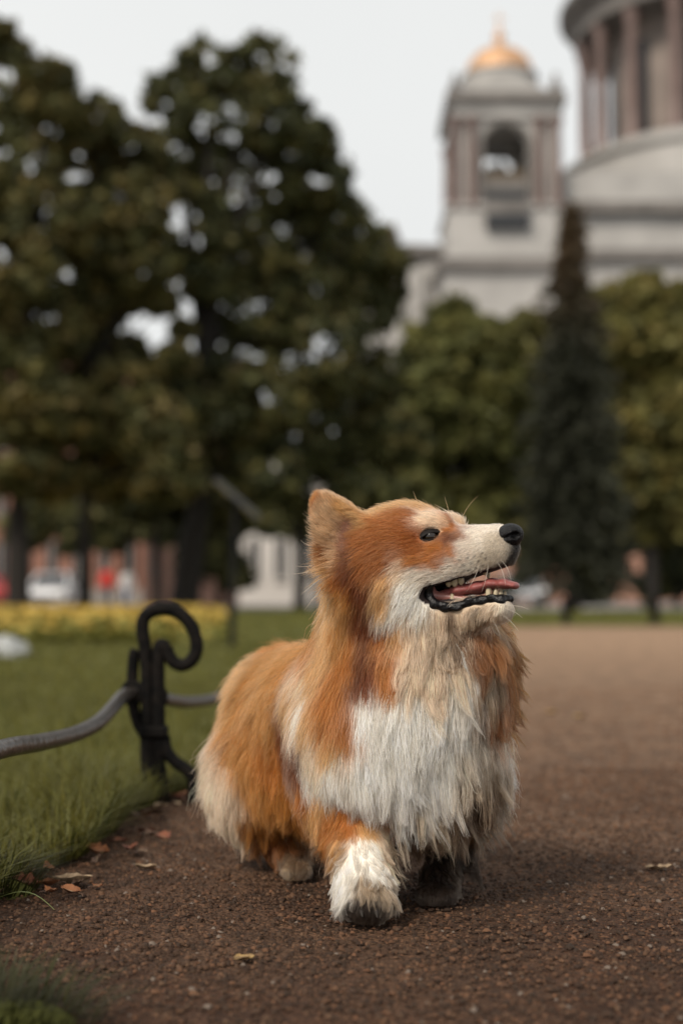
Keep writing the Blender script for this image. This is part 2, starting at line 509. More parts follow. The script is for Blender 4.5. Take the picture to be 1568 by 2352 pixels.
# ------------------------------------------------------------------ cathedral (about 150 m away)
M_STONE = simple('grey_marble', (0.36, 0.345, 0.325), 0.75, noise=0.16, nscale=0.25)
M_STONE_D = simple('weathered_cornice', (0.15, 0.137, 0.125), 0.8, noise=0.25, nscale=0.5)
M_GRANITE = simple('red_granite', (0.14, 0.092, 0.078), 0.5, noise=0.2, nscale=0.8)
M_GRAN_P = simple('pink_plinth_granite', (0.40, 0.215, 0.15), 0.6, noise=0.15, nscale=0.4)
M_GOLD = simple('gilded_copper', (0.58, 0.38, 0.235), 0.68, metal=1.0, noise=0.08, nscale=1.0)
M_DARK = simple('dark_window_glass', (0.02, 0.021, 0.023), 0.25)
M_BRONZE = simple('bronze', (0.10, 0.075, 0.05), 0.5, metal=0.6)
def zc(py, d): return W(784, py, d)[2]

def arch_prof(hw, z0, zs, n=12):
    """outline of a round-headed opening: half width hw, sill z0, springing zs"""
    p = [(-hw, z0), (-hw, zs)]
    p += [(-hw * math.cos(math.pi * i / n), zs + hw * math.sin(math.pi * i / n)) for i in range(1, n)]
    return p + [(hw, zs), (hw, z0)]

def wall_with_arch(mb, w, z0, z1, hw, oz0, ozs, y0, y1, cx=0, axis='x'):
    """thick wall slab with a real arched opening; runs along x (or y)"""
    pr = arch_prof(hw, oz0, ozs)
    n = len(pr)
    def P(a, z, t):
        return (cx + a, t, z) if axis == 'x' else (t, cx + a, z)
    # outer ring points matched to the profile
    outer = []
    for a, z in pr:
        if z <= oz0 + 1e-6: outer.append((-w if a < 0 else w, z0))
        elif z <= ozs + 1e-6: outer.append((-w if a < 0 else w, ozs))
        else:
            t = a / hw
            if abs(t) > 0.72: outer.append((math.copysign(w, a), ozs + (z1 - ozs) * min(1, (1 - abs(t)) / 0.28)))
            else: outer.append((w * t / 0.72, z1))
    vs = [P(a, z, y0) for a, z in pr] + [P(a, z, y0) for a, z in outer] + [P(a, z, y1) for a, z in pr] + [P(a, z, y1) for a, z in outer]
    fs = []
    for i in range(n - 1):
        fs += [(i, i + 1, n + i + 1, n + i), (2 * n + i, 3 * n + i, 3 * n + i + 1, 2 * n + i + 1), (i, 2 * n + i, 2 * n + i + 1, i + 1), (n + i, n + i + 1, 3 * n + i + 1, 3 * n + i)]
    # sill strip under the opening
    if oz0 > z0 + 1e-6:
        pass
    mb.add(vs, fs)

def cathedral():
    D = 150.0
    base = np.array([W(1152, 1000, D)[0], D, 0.0])
    c = empty('cathedral', base); tag(c, 'grey stone cathedral with golden cupola and red granite columns rising behind trees', 'cathedral')
    s = D / F_PX
    z = lambda py: zc(py, 147.6)
    # --- lower body
    mb = MB()
    x0 = (935 - 1152) * s
    mb.box(((x0 + 62) / 2, 34, z(545) / 2), (62 - x0, 62, z(545)))
    mb.build('wall', M_STONE, c)
    for py, pr, h in ((548, 0.9, 1.0), (560, 0.5, 0.8)):
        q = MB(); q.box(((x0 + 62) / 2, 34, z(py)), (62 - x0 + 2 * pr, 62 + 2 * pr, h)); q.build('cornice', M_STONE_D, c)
    # projecting corner block under the bell tower, stepped
    b1 = MB(); b1.box((0, 0, z(640) / 2), (13.2, 12.5, z(640))); b1.build('tower_base', M_STONE, c)
    q = MB(); q.box((0, 0, z(628)), (14.4, 13.8, 1.3)); q.build('cornice', M_STONE_D, c)
    b2 = MB(); b2.box((0, 0, (z(622) + z(497)) / 2), (12.0, 11.4, z(497) - z(622))); b2.build('tower_base', M_STONE, c)
    q = MB(); q.box((0, 0, z(492)), (12.6, 12.0, 0.5)); q.build('cornice', M_STONE, c)
    # pilasters on the lower wall
    for xx in (-9, 9.5, 14, 19, 24, 29, 34):
        q = MB(); q.box((xx, 2.6, z(545) / 2 - 1), (1.5, 0.9, z(545) - 2.2)); q.build('pilaster', M_STONE, c)
    q = MB(); q.box(((x0 + 62) / 2, 2.7, 3.0), (62 - x0 + 1.2, 1.4, 6.0)); q.box((4, -6.6, 3.0), (22, 1.0, 6.0)); q.build('plinth', M_GRAN_P, c)
    for xx in (12, 17, 22, 27, 32, 37):
        q = MB(); q.box((xx, 2.75, 18), (2.0, 0.5, 5.5)); q.build('window', M_DARK, c)
    # --- bell tower, four walls each with an arch
    hwid = 5.1; zb, zt = z(497), z(292)
    for ax, sg in (('x', -1), ('x', 1), ('y', -1), ('y', 1)):
        q = MB()
        t0, t1 = (sg * hwid, sg * (hwid - 1.2))
        w_ = hwid if ax == 'x' else hwid - 1.21
        back = ax == 'x' and sg > 0
        wall_with_arch(q, w_, zb, zt, 2.35, zb, z(346) if back else z(358), min(t0, t1), max(t0, t1), 0, ax)
        q.build('arch_wall', M_STONE, c)
        # architrave round the arch
        q = MB(); pts = [((a, sg * (hwid + .12), zz) if ax == 'x' else (sg * (hwid + .12), a, zz)) for a, zz in arch_prof(2.5, zb, z(355), 14)]
        q.tube(pts, 0.28, 6); q.build('architrave', M_STONE_D, c)
        # parapet and louvre filling the foot of the opening
        for pa, pb, mt in ((408, 428, M_BRONZE), (428, 452, M_STONE_D), (452, 484, M_DARK), (484, 515, M_STONE_D), (515, 545, M_DARK)):
            q = MB(); hz = z(pa) - z(pb)
            q.box((0, sg * (hwid - .6), (z(pa) + z(pb)) / 2) if ax == 'x' else (sg * (hwid - .6), 0, (z(pa) + z(pb)) / 2), (4.5, 0.8, hz - .004) if ax == 'x' else (0.8, 4.5, hz - .004))
            if pb > 497 and ax == 'x' and sg < 0:
                q = MB(); q.box((0, -6.0, (z(pa) + z(pb)) / 2), (4.4, 1.2, hz - .01))
            elif pb > 497: continue
            q.build('louvre' if mt is not M_STONE_D else 'parapet', mt, c)
    # columns at the corners
    for sx in (-1, 1):
        for sy in (-1, 1):
            for k in (0, 1):
                q = MB(); cx = sx * (hwid + .15 - (1.75 * k)); cy = sy * (hwid + .35)
                q.lathe([(.68, zb), (.68, zb + .5), (.50, zb + .7), (.48, (zb + zt) / 2), (.42, zt - 1.2), (.62, zt - .5), (.68, zt)], (cx, cy, 0), 14)
                q.build('column', M_GRANITE, c, smooth=True)
    # entablature, pediments, attic
    q = MB(); q.box((0, 0, (z(292) + z(262)) / 2), (11.2, 11.2, z(262) - z(292))); q.build('frieze', M_STONE, c)
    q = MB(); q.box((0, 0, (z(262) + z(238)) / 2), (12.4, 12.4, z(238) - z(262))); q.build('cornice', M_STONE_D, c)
    for sg in (-1, 1):
        q = MB(); zz0, zz1 = z(238) + .01, z(188)
        yy0, yy1 = sg * 5.9, sg * 4.6
        q.add([(-4.6, yy0, zz0), (4.6, yy0, zz0), (0, yy0, zz1), (-4.6, yy1, zz0), (4.6, yy1, zz0), (0, yy1, zz1)], [(0, 1, 2), (3, 5, 4), (0, 2, 5, 3), (1, 4, 5, 2), (0, 3, 4, 1)])
        pd = q.build('pediment', M_STONE, c)
    for sx in (-1, 1):
        for sy in (-1, 1):
            q = MB(); q.lathe([(.75, 0), (.75, .6), (.5, .65), (.55, 1.0), (.32, 1.6), (.22, 1.8), (.28, 2.1), (.05, 2.4)], (sx * 5.2, sy * 5.2, z(238)), 10)
            q.build('statue', M_STONE_D, c, smooth=True)
    q = MB(); q.lathe([(4.0, z(238)), (4.0, z(168)), (4.2, z(166)), (4.2, z(161)), (3.6, z(158))], n=28); q.build('drum', M_STONE, c, smooth=True)
    dome = [(3.6 * math.cos(a), z(158) + 3.2 * math.sin(a)) for a in np.linspace(0, R(78), 10)]
    q = MB(); q.lathe(dome, n=28); dm = q.build('cupola', M_GOLD, c, smooth=True)
    for k in range(14):
        a = 2 * math.pi * k / 14
        q = MB(); q.tube([(r_ * 1.005 * math.cos(a), r_ * 1.005 * math.sin(a), zz) for r_, zz in dome], 0.07, 5); q.build('rib', M_GOLD, dm)
    q = MB(); q.lathe([(.75, z(97)), (.6, z(92)), (.45, z(70)), (.62, z(66)), (.55, z(56)), (.12, z(46)), (.10, z(40))], n=14); q.build('lantern', M_GOLD, c, smooth=True)
    q = MB(); q.box((0, 0, z(24)), (.16, .16, z(8) - z(42))); q.box((0, 0, z(22)), (1.1, .161, .2)); q.build('cross', M_GOLD, c)
    q = MB(); q.lathe([(1.15, z(404)), (1.0, z(398)), (.72, z(380)), (.6, z(365)), (.25, z(360)), (.2, z(345))], n=16); q.box((0, 0, z(345)), (4.4, .3, .35)); q.build('bell', M_BRONZE, c, smooth=True)
    for sx in (-1, 1):
        q = MB(); q.lathe([(.62, z(405)), (.5, z(395)), (.36, z(380)), (.1, z(376))], (sx * 1.35, -2, 0), 12); q.build('bell', M_BRONZE, c, smooth=True)
    # roof statue on the left parapet
    q = MB(); q.lathe([(.9, z(520)), (.9, z(512)), (.55, z(508)), (.6, z(498)), (.3, z(486)), (.3, z(480)), (.05, z(474))], ((905 - 1152) * s, 4, 0), 10); q.build('statue', M_BRONZE, c, smooth=True)
    q = MB(); q.box(((880 - 1152) * s, 8, z(530) / 2), (8, 10, z(530))); q.build('wall', M_STONE, c)
    # --- main drum with its colonnade
    DD = 165.0; sd = DD / F_PX
    cx = W(1650, 1000, DD)[0] - base[0]; cy = DD - D
    zd = lambda py: zc(py, DD)
    q = MB(); q.box((cx, cy + 2, zd(500) - 6.5), (42, 40, 13.0)); q.build('podium', M_STONE, c)
    q = MB(); q.lathe([(19.0, zd(497)), (19.0, zd(486)), (18.2, zd(484)), (18.0, zd(420)), (18.6, zd(418)), (18.6, zd(408)), (16.4, zd(406)), (16.4, zd(384)), (12, zd(383))], (cx, cy, 0), 64); q.build('stylobate', M_STONE, c, smooth=True)
    for py_, pr_ in ((498, 1.2), (604, .8)):
        q = MB(); q.box((cx, cy + 2, zc(py_, D)), (42 + 2 * pr_, 40 + 2 * pr_, 1.1)); q.build('cornice', M_STONE_D, c)
    q = MB(); q.lathe([(18.1, zd(478)), (18.1, zd(464))], (cx, cy, 0), 64); q.build('shadow_band', M_STONE_D, c, smooth=True)  # dark band added to draw the shadow line low on the stylobate
    rw = 12.0; z0, z1 = zd(384), zd(100)
    q = MB(); q.lathe([(rw, z0), (rw, z1 + 1)], (cx, cy, 0), 64); q.build('drum_wall', simple('shaded_marble', (0.22, 0.18, 0.155), .75, noise=.2, nscale=.3), c, smooth=True)  # shade of the colonnade recess put into the wall's darker colour
    for k in range(18):
        th = R(30 + 20 * k)       # measured from the line of sight towards the left
        a = math.atan2(-math.cos(th), -math.sin(th))
        px_, py_ = cx + 15.15 * math.cos(a), cy + 15.15 * math.sin(a)
        q = MB(); q.lathe([(1.0, z0), (1.0, z0 + .6), (.78, z0 + .9), (.78, z0 + 4), (.66, z1 - 1.6), (.95, z1 - .5), (1.0, z1)], (px_, py_, 0), 14); q.build('column', M_GRANITE, c, smooth=True)
    for k in range(11):
        th = R(22.9 + 32.73 * k); a = math.atan2(-math.cos(th), -math.sin(th))
        q = MB(); nrm = np.array([math.cos(a), math.sin(a)]); tan = np.array([-nrm[1], nrm[0]])
        pr = arch_prof(1.05, z0 + 1.5, z1 - 3.2, 10)
        vs = []
        for off in (rw + .06, rw - .4):
            for aa, zz in pr:
                p = nrm * off + tan * aa; vs.append((cx + p[0], cy + p[1], zz))
        n = len(pr); fs = [tuple(range(n))] + [(i, (i + 1) % n, n + (i + 1) % n, n + i) for i in range(n)]
        q.add(vs, fs); q.build('window', M_DARK, c)
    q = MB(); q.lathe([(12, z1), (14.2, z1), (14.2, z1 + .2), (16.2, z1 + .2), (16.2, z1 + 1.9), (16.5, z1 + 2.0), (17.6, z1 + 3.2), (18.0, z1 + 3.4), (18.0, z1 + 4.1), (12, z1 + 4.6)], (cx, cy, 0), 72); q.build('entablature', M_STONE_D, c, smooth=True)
    q = MB(); q.lathe([(12.3, z1 + 4.5), (12.3, z1 + 14), (13.2, z1 + 14.5), (13.2, z1 + 15.5), (12, z1 + 16)], (cx, cy, 0), 48); q.build('attic', M_STONE, c, smooth=True)
    q = MB(); q.lathe([(12.2 * math.cos(t_), z1 + 15.8 + 14 * math.sin(t_)) for t_ in np.linspace(0, R(84), 12)], (cx, cy, 0), 48); q.build('dome', M_GOLD, c, smooth=True)
    return c
cathedral()

# ------------------------------------------------------------------ street facades far behind the trees
def facade(name, label, pxa, pxb, d, hgt, mat_, wmat, base_mat, nwin, storeys):
    xa, xb = (pxa - 784) / F_PX * d, (pxb - 784) / F_PX * d
    b = empty(name, ((xa + xb) / 2, d, 0)); tag(b, label, 'building')
    w = xb - xa
    q = MB(); q.box((0, 6, hgt / 2 + .5), (w, 12, hgt - 1)); q.build('wall', mat_, b)
    q = MB(); q.box((0, 5.95, 0.5), (w + .2, 12.1, 1.0)); q.build('plinth', base_mat, b)
    q = MB(); q.box((0, 5.9, hgt + .2), (w + .8, 12.8, .5)); q.build('cornice', base_mat, b)
    step = w / nwin
    for sidx in range(storeys):
        for k in range(nwin):
            x = -w / 2 + step * (k + .5); z0 = 1.6 + sidx * 3.9
            if z0 + 2.2 > hgt: continue
            q = MB(); q.box((x, -.02, z0 + 1.1), (step * .42, .16, 2.2)); wn = q.build('window', wmat, b)
            q = MB(); q.box((x, -.12, z0 - .08), (step * .5, .25, .12)); q.build('sill', base_mat, wn)
            q = MB(); q.box((x, -.05, z0 + 1.1), (.1, .2, 2.18)); q.build('mullion', base_mat, wn)
    return b
M_PINKW = simple('pink_stucco', (0.26, 0.125, 0.085), 0.85, noise=0.12, nscale=.4)
M_WHITEW = simple('pale_stucco', (0.62, 0.58, 0.54), 0.85, noise=0.08, nscale=.4)
M_BROWNW = simple('brown_stucco', (0.10, 0.055, 0.042), 0.85, noise=0.12, nscale=.4)
M_TRIM = simple('stone_trim', (0.30, 0.27, 0.24), 0.85, noise=0.1, nscale=.6)
M_WPANE = simple('window_pane', (0.035, 0.037, 0.04), 0.2)
facade('apartment_building', 'pink stucco building beyond the street behind the white car', -330, 330, 86, 15, M_PINKW, M_WPANE, M_TRIM, 11, 3)
facade('apartment_building', 'dark brown building seen between the two thick tree trunks', 332, 548, 84, 14, M_BROWNW, M_WPANE, M_BROWNW, 4, 3)
facade('apartment_building', 'pale cream building beyond the lawn beside the slanted sign', 552, 860, 82, 9, M_WHITEW, M_WPANE, M_WHITEW, 5, 2)

# ------------------------------------------------------------------ trees
M_BARK = simple('bark', (0.014, 0.011, 0.009), 0.95, noise=0.35, nscale=6, bump=0.6)
M_LEAF = attr_mat('tree_leaves', 0.6, 0.22, 0.25)

def leaf_cloud(centres, radii, per, size, cols, seed, flat=1.0, dens=None):
    r = np.random.default_rng(seed)
    nC = len(centres); n = nC * per
    c = np.repeat(centres, per, 0); rr = np.repeat(radii, per)[:, None]
    p = c + r.normal(0, .5, (n, 3)) * rr * np.array([1, 1, flat])
    s = size * r.uniform(.6, 1.35, n)
    # random frame
    a = r.normal(size=(n, 3)); a /= np.linalg.norm(a, axis=1)[:, None]
    b = np.cross(a, r.normal(size=(n, 3))); b /= np.linalg.norm(b, axis=1)[:, None] + 1e-9
    nn = np.cross(a, b)
    l, w = s[:, None], (s * .62)[:, None]
    V = np.stack([p - a * l, p + b * w + nn * s[:, None] * .15, p + a * l * 1.1, p - b * w + nn * s[:, None] * .15], 1)
    tone = np.repeat(r.uniform(.7, 1.3, nC), per)[:, None] * r.uniform(.7, 1.3, (n, 1))
    pick = np.repeat(r.choice(len(cols), nC), per)
    jit = r.random(n) < .25
    pick[jit] = r.choice(len(cols), jit.sum())
    cc = np.asarray(cols)[pick] * tone
    return V.reshape(-1, 3), np.arange(n * 4).reshape(n, 4), np.repeat(cc, 4, 0)

def broadleaf(name, label, trunk_px, d, trunk_w, blobs, cols, seed, clumps=26, per=36, size=.18, lean_px=0, group=None, hollow=.55, cr=.085, branch_y=1120):
    r = np.random.default_rng(seed)
    k = d / F_PX
    bx = (trunk_px - 784) * k
    t = empty(name, (bx, d, 0)); tag(t, label, 'tree', group)
    bl = []
    for px, py, rp in blobs:
        dd = d + r.uniform(-1, 1) * rp * k * 1.1
        p = W(px, py, dd); bl.append((p - np.array([bx, d, 0]), rp * k))
    C = []; Rr = []; clumps = int(clumps * 3.0)
    for p, rad in bl:
        q = r.normal(size=(clumps, 3)); q /= np.linalg.norm(q, axis=1)[:, None]
        q[:, 2] = np.where(q[:, 2] < -.3, q[:, 2] * .6, q[:, 2])
        if p[2] > W(0, 430, d)[2]: q = q[: int(len(q) * .72)]
        rad_q = rad * (hollow + (1 - hollow) * r.random((len(q), 1)) ** .5)
        C.append(p + q * rad_q); Rr.append(rad * r.uniform(.12, .28, len(q)))
    C = np.concatenate(C); Rr = np.concatenate(Rr)
    v, f_, c_ = leaf_cloud(C, Rr, per, size, cols, seed + 1, .8)
    me = mesh_from('crown', v, f_); set_col(me, c_)
    tag(obj('crown', me, M_LEAF, t), kind='stuff')
    # trunk and limbs
    q = MB()
    tops = np.array([b[0] for b in bl])
    zt = tops[:, 2].max(); cz = W(0, branch_y, d)[2]
    lean = np.array([lean_px * k, 0, 0])
    tr = [np.zeros(3) + np.array([0, 0, -.02]), np.array([0.02, 0, .5]), lean * .5 + np.array([0, 0, cz * .55]), lean + np.array([0, 0, cz]), lean * 1.1 + np.array([.1, 0, cz + (zt - cz) * .5]), np.array([tops[:, 0].mean() * .6, 0, cz + (zt - cz) * .85])]
    w0 = trunk_w / 2
    q.tube(spline(tr, 5), list(np.interp(np.linspace(0, 1, 26), [0, .03, .2, .45, 1], [w0 * 1.35, w0 * 1.15, w0, w0 * .85, w0 * .12])), 12)
    start = lean + np.array([0, 0, cz])
    for p, rad in bl:
        f0 = min(max((p[2] - cz) / max(zt - cz, 1) * .45, 0), .5)
        st = start + np.array([.1 * f0, 0, (zt - cz) * f0 * .8])
        mid = (st + p) / 2 + np.array([0, 0, .12 * np.linalg.norm(p - st)])
        q.tube(spline([st, mid, p], 4), list(np.linspace(w0 * .42, w0 * .06, 9)), 6)
    q.build('trunk', M_BARK, t, smooth=True)
    return t
DARKG = [(0.068, 0.072, 0.027), (0.090, 0.090, 0.032), (0.050, 0.056, 0.024), (0.125, 0.110, 0.038)]
OLIVE = [(0.080, 0.078, 0.027), (0.115, 0.102, 0.034), (0.062, 0.064, 0.024), (0.155, 0.122, 0.042)]
LIME = [(0.145, 0.135, 0.042), (0.175, 0.158, 0.048), (0.105, 0.102, 0.036), (0.20, 0.165, 0.052)]
G_T = 'old broadleaf trees across the lawn'
broadleaf('linden_tree', 'tall dark broadleaf tree with a thick leaning trunk and rounded top', 425, 50, 1.05,
    [(480, 170, 85), (590, 175, 95), (400, 235, 70), (520, 290, 120), (640, 290, 95), (400, 380, 100), (560, 430, 125), (430, 530, 115), (570, 590, 120), (480, 650, 70), (600, 740, 110), (520, 900, 100), (610, 930, 110), (430, 960, 90), (480, 1060, 100), (600, 1090, 100)], DARKG, 101, lean_px=35, clumps=22)
broadleaf('linden_tree', 'dark spreading tree whose crown overlaps the cathedral wall', 688, 53, .45,
    [(700, 350, 85), (730, 440, 90), (690, 560, 110), (790, 560, 85), (860, 600, 75), (710, 700, 110), (830, 720, 80), (880, 660, 55), (740, 850, 130), (850, 880, 90), (690, 1000, 120), (820, 1030, 120), (900, 1010, 80), (720, 1140, 90), (850, 1150, 90)], DARKG, 202, clumps=24)
broadleaf('linden_tree', 'olive tinged broad tree with slim trunk behind the white car', 196, 47, .5,
    [(225, 290, 75), (300, 350, 75), (190, 400, 100), (300, 500, 100), (200, 560, 110), (320, 620, 80), (290, 690, 40), (300, 810, 40), (400, 830, 40), (350, 868, 34), (372, 700, 40), (298, 690, 40), (420, 760, 26), (210, 700, 90), (180, 820, 110), (290, 920, 100), (200, 980, 110), (350, 1000, 90), (260, 1100, 90), (380, 1100, 80)], OLIVE, 303, clumps=22)
broadleaf('linden_tree', 'tall ragged olive tree with its heavy trunk beside the red car', 42, 45, .8,
    [(5, 110, 60), (110, 190, 65), (40, 240, 85), (140, 290, 80), (30, 400, 110), (110, 520, 110), (10, 640, 110), (90, 760, 110), (20, 900, 120), (100, 960, 90), (30, 1060, 110), (120, 1100, 80), (-60, 500, 120), (-70, 800, 120)], OLIVE, 404, clumps=22)
broadleaf('linden_tree', 'thin trunked dark tree between two larger trees', 362, 57, .42,
    [(330, 1080, 80), (400, 1130, 80), (310, 1160, 60), (440, 1180, 60), (370, 1030, 80), (500, 1170, 70)], DARKG, 505, clumps=22, branch_y=1180)
broadleaf('linden_tree', 'rounded green tree standing before the cathedral bell tower', 1068, 74, .5,
    [(1050, 755, 70), (990, 810, 70), (1120, 800, 70), (1050, 880, 100), (1150, 900, 70), (970, 930, 80), (1080, 1000, 100), (960, 1040, 80), (1160, 1020, 75), (1040, 1120, 90), (1140, 1140, 80), (950, 1160, 70), (1080, 1220, 70)], [(0.115, 0.118, 0.036), (0.086, 0.090, 0.029), (0.150, 0.142, 0.044)], 606, clumps=24, size=.34)
broadleaf('maple_tree', 'yellow green tree spreading to the right of the spruce', 1496, 66, .55,
    [(1400, 700, 55), (1480, 690, 60), (1560, 720, 70), (1420, 790, 70), (1520, 810, 85), (1590, 880, 80), (1450, 900, 85), (1540, 960, 85), (1440, 1020, 80), (1570, 1060, 80), (1480, 1110, 85), (1420, 1180, 60), (1560, 1180, 70), (1480, 1210, 60)], LIME, 707, clumps=24, size=.32)
broadleaf('maple_tree', 'pale yellow green tree peeping out between spruce and bell tower', 1238, 84, .4,
    [(1215, 760, 45), (1200, 850, 60), (1225, 960, 70), (1200, 1080, 75), (1220, 1190, 60)], LIME, 808, clumps=22, size=.36)

for pxt, dd, bls, sd, lb in (
    (285, 74, [(120, 1190, 60), (60, 1220, 55), (210, 1200, 55), (300, 1210, 60), (170, 1250, 35), (380, 1210, 60), (255, 1240, 40)], 811, 'low dark tree on the far side of the street behind red jacket'),
    (505, 75, [(440, 1210, 60), (520, 1200, 60), (500, 1280, 60), (590, 1190, 50), (540, 1330, 40), (455, 1290, 50)], 812, 'dark shrubby tree beside the pale cream building'),
    (728, 70, [(700, 1200, 60), (640, 1200, 45), (790, 1210, 80), (860, 1230, 90), (940, 1250, 90)], 813, 'low dark tree before the pale cream building'),
    (1340, 72, [(1230, 1240, 55), (1300, 1225, 55), (1380, 1230, 60), (1440, 1235, 45), (1360, 1290, 60), (1350, 1350, 50), (1220, 1290, 30)], 814, 'low dark bushy tree behind the spruce'),
    (1552, 70, [(1500, 1240, 50), (1560, 1250, 60), (1540, 1320, 60), (1600, 1330, 60), (1510, 1350, 40)], 815, 'bushy dark shrub tree below the yellow green tree')):
    broadleaf('linden_tree', lb, pxt, dd, .4, bls, DARKG, sd, clumps=22, size=.26, branch_y=1290)

def spruce(label, px, d, apex_y, base_y, halfw, seed):
    r = np.random.default_rng(seed); k = d / F_PX
    t = empty('spruce_tree', ((px - 784) * k, d, 0)); tag(t, label, 'tree')
    H = W(px, apex_y, d)[2]; z0 = W(px, base_y, d)[2]
    q = MB(); q.tube([(0, 0, -.02), (0, 0, .4), (.03, 0, H * .5), (-.12, 0, H)], [.24, .19, .12, .02], 10); q.build('trunk', M_BARK, t, smooth=True)
    C = []; Rr = []; cols = []
    P = []; lv = 24
    for i in range(lv):
        f = i / (lv - 1); z = z0 + (H - .25 - z0) * f
        w = halfw * k * ((1 - f) ** .9) * r.uniform(.85, 1.2) + .16
        nb = max(4, int(13 * (1 - f) + 4)); a0 = r.random() * 6.28
        for j in range(nb):
            a = a0 + 6.283 * j / nb + r.uniform(-.2, .2); ww = w * r.uniform(.65, 1.15) * (1.4 if r.random() < .14 else 1)
            for m in range(5):
                g = (m + 1) / 5
                P.append((math.cos(a) * ww * g, math.sin(a) * ww * g, z + .10 * ww - .62 * ww * g * g + .08 * r.normal(), f, g))
    P = np.array(P)
    per = 24; n = len(P) * per
    base = np.repeat(P, per, 0)
    p = base[:, :3] + r.normal(0, .10, (n, 3))
    a = np.stack([base[:, 0], base[:, 1], np.full(n, -.25)], 1) / (np.linalg.norm(base[:, :2], axis=1)[:, None] + .05) + r.normal(0, .6, (n, 3))
    a /= np.linalg.norm(a, axis=1)[:, None]
    b = np.cross(a, r.normal(size=(n, 3))); b /= np.linalg.norm(b, axis=1)[:, None]
    s = r.uniform(.10, .2, n)[:, None]
    V = np.stack([p - a * s, p + b * s * .35, p + a * s, p - b * s * .35], 1).reshape(-1, 3)
    rust = .75 * np.clip((base[:, 3] - .62) / .25, 0, 1) * (.3 + .7 * r.random(n))
    c = np.array([0.036, 0.038, 0.024]) * (1 - rust[:, None]) + np.array([0.10, 0.052, 0.022]) * rust[:, None]
    c *= r.uniform(.7, 1.4, (n, 1))
    me = mesh_from('crown', V, np.arange(n * 4).reshape(n, 4)); set_col(me, np.repeat(c, 4, 0))
    tag(obj('crown', me, M_LEAF, t), kind='stuff')
    return t
spruce('dark spruce with thinning rusty brown top in front of the cathedral', 1316, 45, 470, 1290, 138, 909)

# ------------------------------------------------------------------ cars on the street
def car(label, loc, rz, paint, seed=0):
    c = empty('parked_car', loc, rz); tag(c, label, 'car', 'cars parked along the street')
    L_, Wd = 4.3, 1.78
    # lower body: side profile lofted across the width with tumblehome
    side = [(-2.15, .35), (-2.17, .62), (-2.05, .82), (-1.1, .92), (1.45, .95), (2.05, .90), (2.15, .65), (2.13, .35)]
    n = len(side)
    vs = []
    sec = [(-1, .93), (-.96, 1.0), (-.55, 1.0), (.55, 1.0), (.96, 1.0), (1, .93)]
    for yy, sc_ in sec:
        for x, z in side: vs.append((x * (sc_ if abs(x) > 1.9 else 1), yy * Wd / 2, .35 + (z - .35) * (1 if abs(yy) < .97 else .93)))
    fs = []
    for l in range(len(sec) - 1):
        for i in range(n):
            j = (i + 1) % n; fs.append((l * n + i, l * n + j, (l + 1) * n + j, (l + 1) * n + i))
    fs += [tuple(range(n)), tuple((len(sec) - 1) * n + i for i in range(n))]
    q = MB(); q.add(vs, fs); body = q.build('body', paint, c, smooth=True)
    # cabin: glasshouse frustum + roof
    b0 = [(-1.15, .9), (1.55, .93)]; r0 = [(-.35, 1.44), (.95, 1.46)]
    yb, yr = Wd / 2 - .06, Wd / 2 - .24
    vs = [(b0[0][0], -yb, b0[0][1]), (b0[1][0], -yb, b0[1][1]), (b0[1][0], yb, b0[1][1]), (b0[0][0], yb, b0[0][1]),
          (r0[0][0], -yr, r0[0][1]), (r0[1][0], -yr, r0[1][1]), (r0[1][0], yr, r0[1][1]), (r0[0][0], yr, r0[0][1])]
    q = MB(); q.add(vs, [(0, 1, 5, 4), (1, 2, 6, 5), (2, 3, 7, 6), (3, 0, 4, 7), (4, 5, 6, 7), (3, 2, 1, 0)]); q.build('glass', M_WPANE, c)
    q = MB(); q.box((.3, 0, 1.475), (1.36, 2 * yr + .06, .06), bev=.02); q.build('roof', paint, c, smooth=True)
    for sy in (-1, 1):
        for a, b_ in ((4, 0), (5, 1)):
            q = MB()
            i = a if sy < 0 else {4: 7, 5: 6}[a]; j = b_ if sy < 0 else {0: 3, 1: 2}[b_]
            q.tube([vs[j], vs[i]], .05, 6); q.build('pillar', paint, c)
        q = MB(); q.tube([(.35, sy * yb, .92), (.3, sy * (yr + .01), 1.45)], .04, 6)
        q.build('pillar', paint, c)
        for x in (-1.32, 1.33):
            q = MB(); q.lathe([(.18, -.1), (.31, -.1), (.33, -.06), (.33, .06), (.31, .1), (.18, .1)], n=20)
            w = q.build('wheel', simple('tyre', (.02, .02, .02), .9) if 'tyre' not in bpy.data.materials else bpy.data.materials['tyre'], c, smooth=True)
            w.rotation_euler = (R(90), 0, 0); w.location = (x, sy * (Wd / 2 - .1), .33)
            q = MB(); q.lathe([(.2, -.07), (.16, -.05), (.05, -.06), (.01, -.06)], n=16); q.lathe([(.2, .07), (.16, .05), (.05, .06), (.01, .06)], n=16); q.build('rim', M_BRONZE, w)
        for x, nm, mt in ((-2.1, 'headlight', M_WHITEW), (2.12, 'tail_light', simple('tail_red', (.35, .02, .02), .3) if 'tail_red' not in bpy.data.materials else bpy.data.materials['tail_red'])):
            q = MB(); q.box((x, sy * .66, .70), (.1, .3, .13), bev=.03); q.build(nm, mt, c)
        q = MB(); q.box((-.75, sy * (Wd / 2 + .06), .98), (.12, .18, .12), bev=.02); q.build('mirror', paint, c)
    q = MB(); q.box((-2.14, 0, .45), (.12, 1.5, .2), bev=.03); q.box((2.14, 0, .45), (.1, 1.5, .2), bev=.03); q.build('bumper', simple('bumper', (.06, .06, .06), .7) if 'bumper' not in bpy.data.materials else bpy.data.materials['bumper'], c)
    return c
M_WPAINT = simple('white_car_paint', (.82, .82, .83), .3, coat=.6)
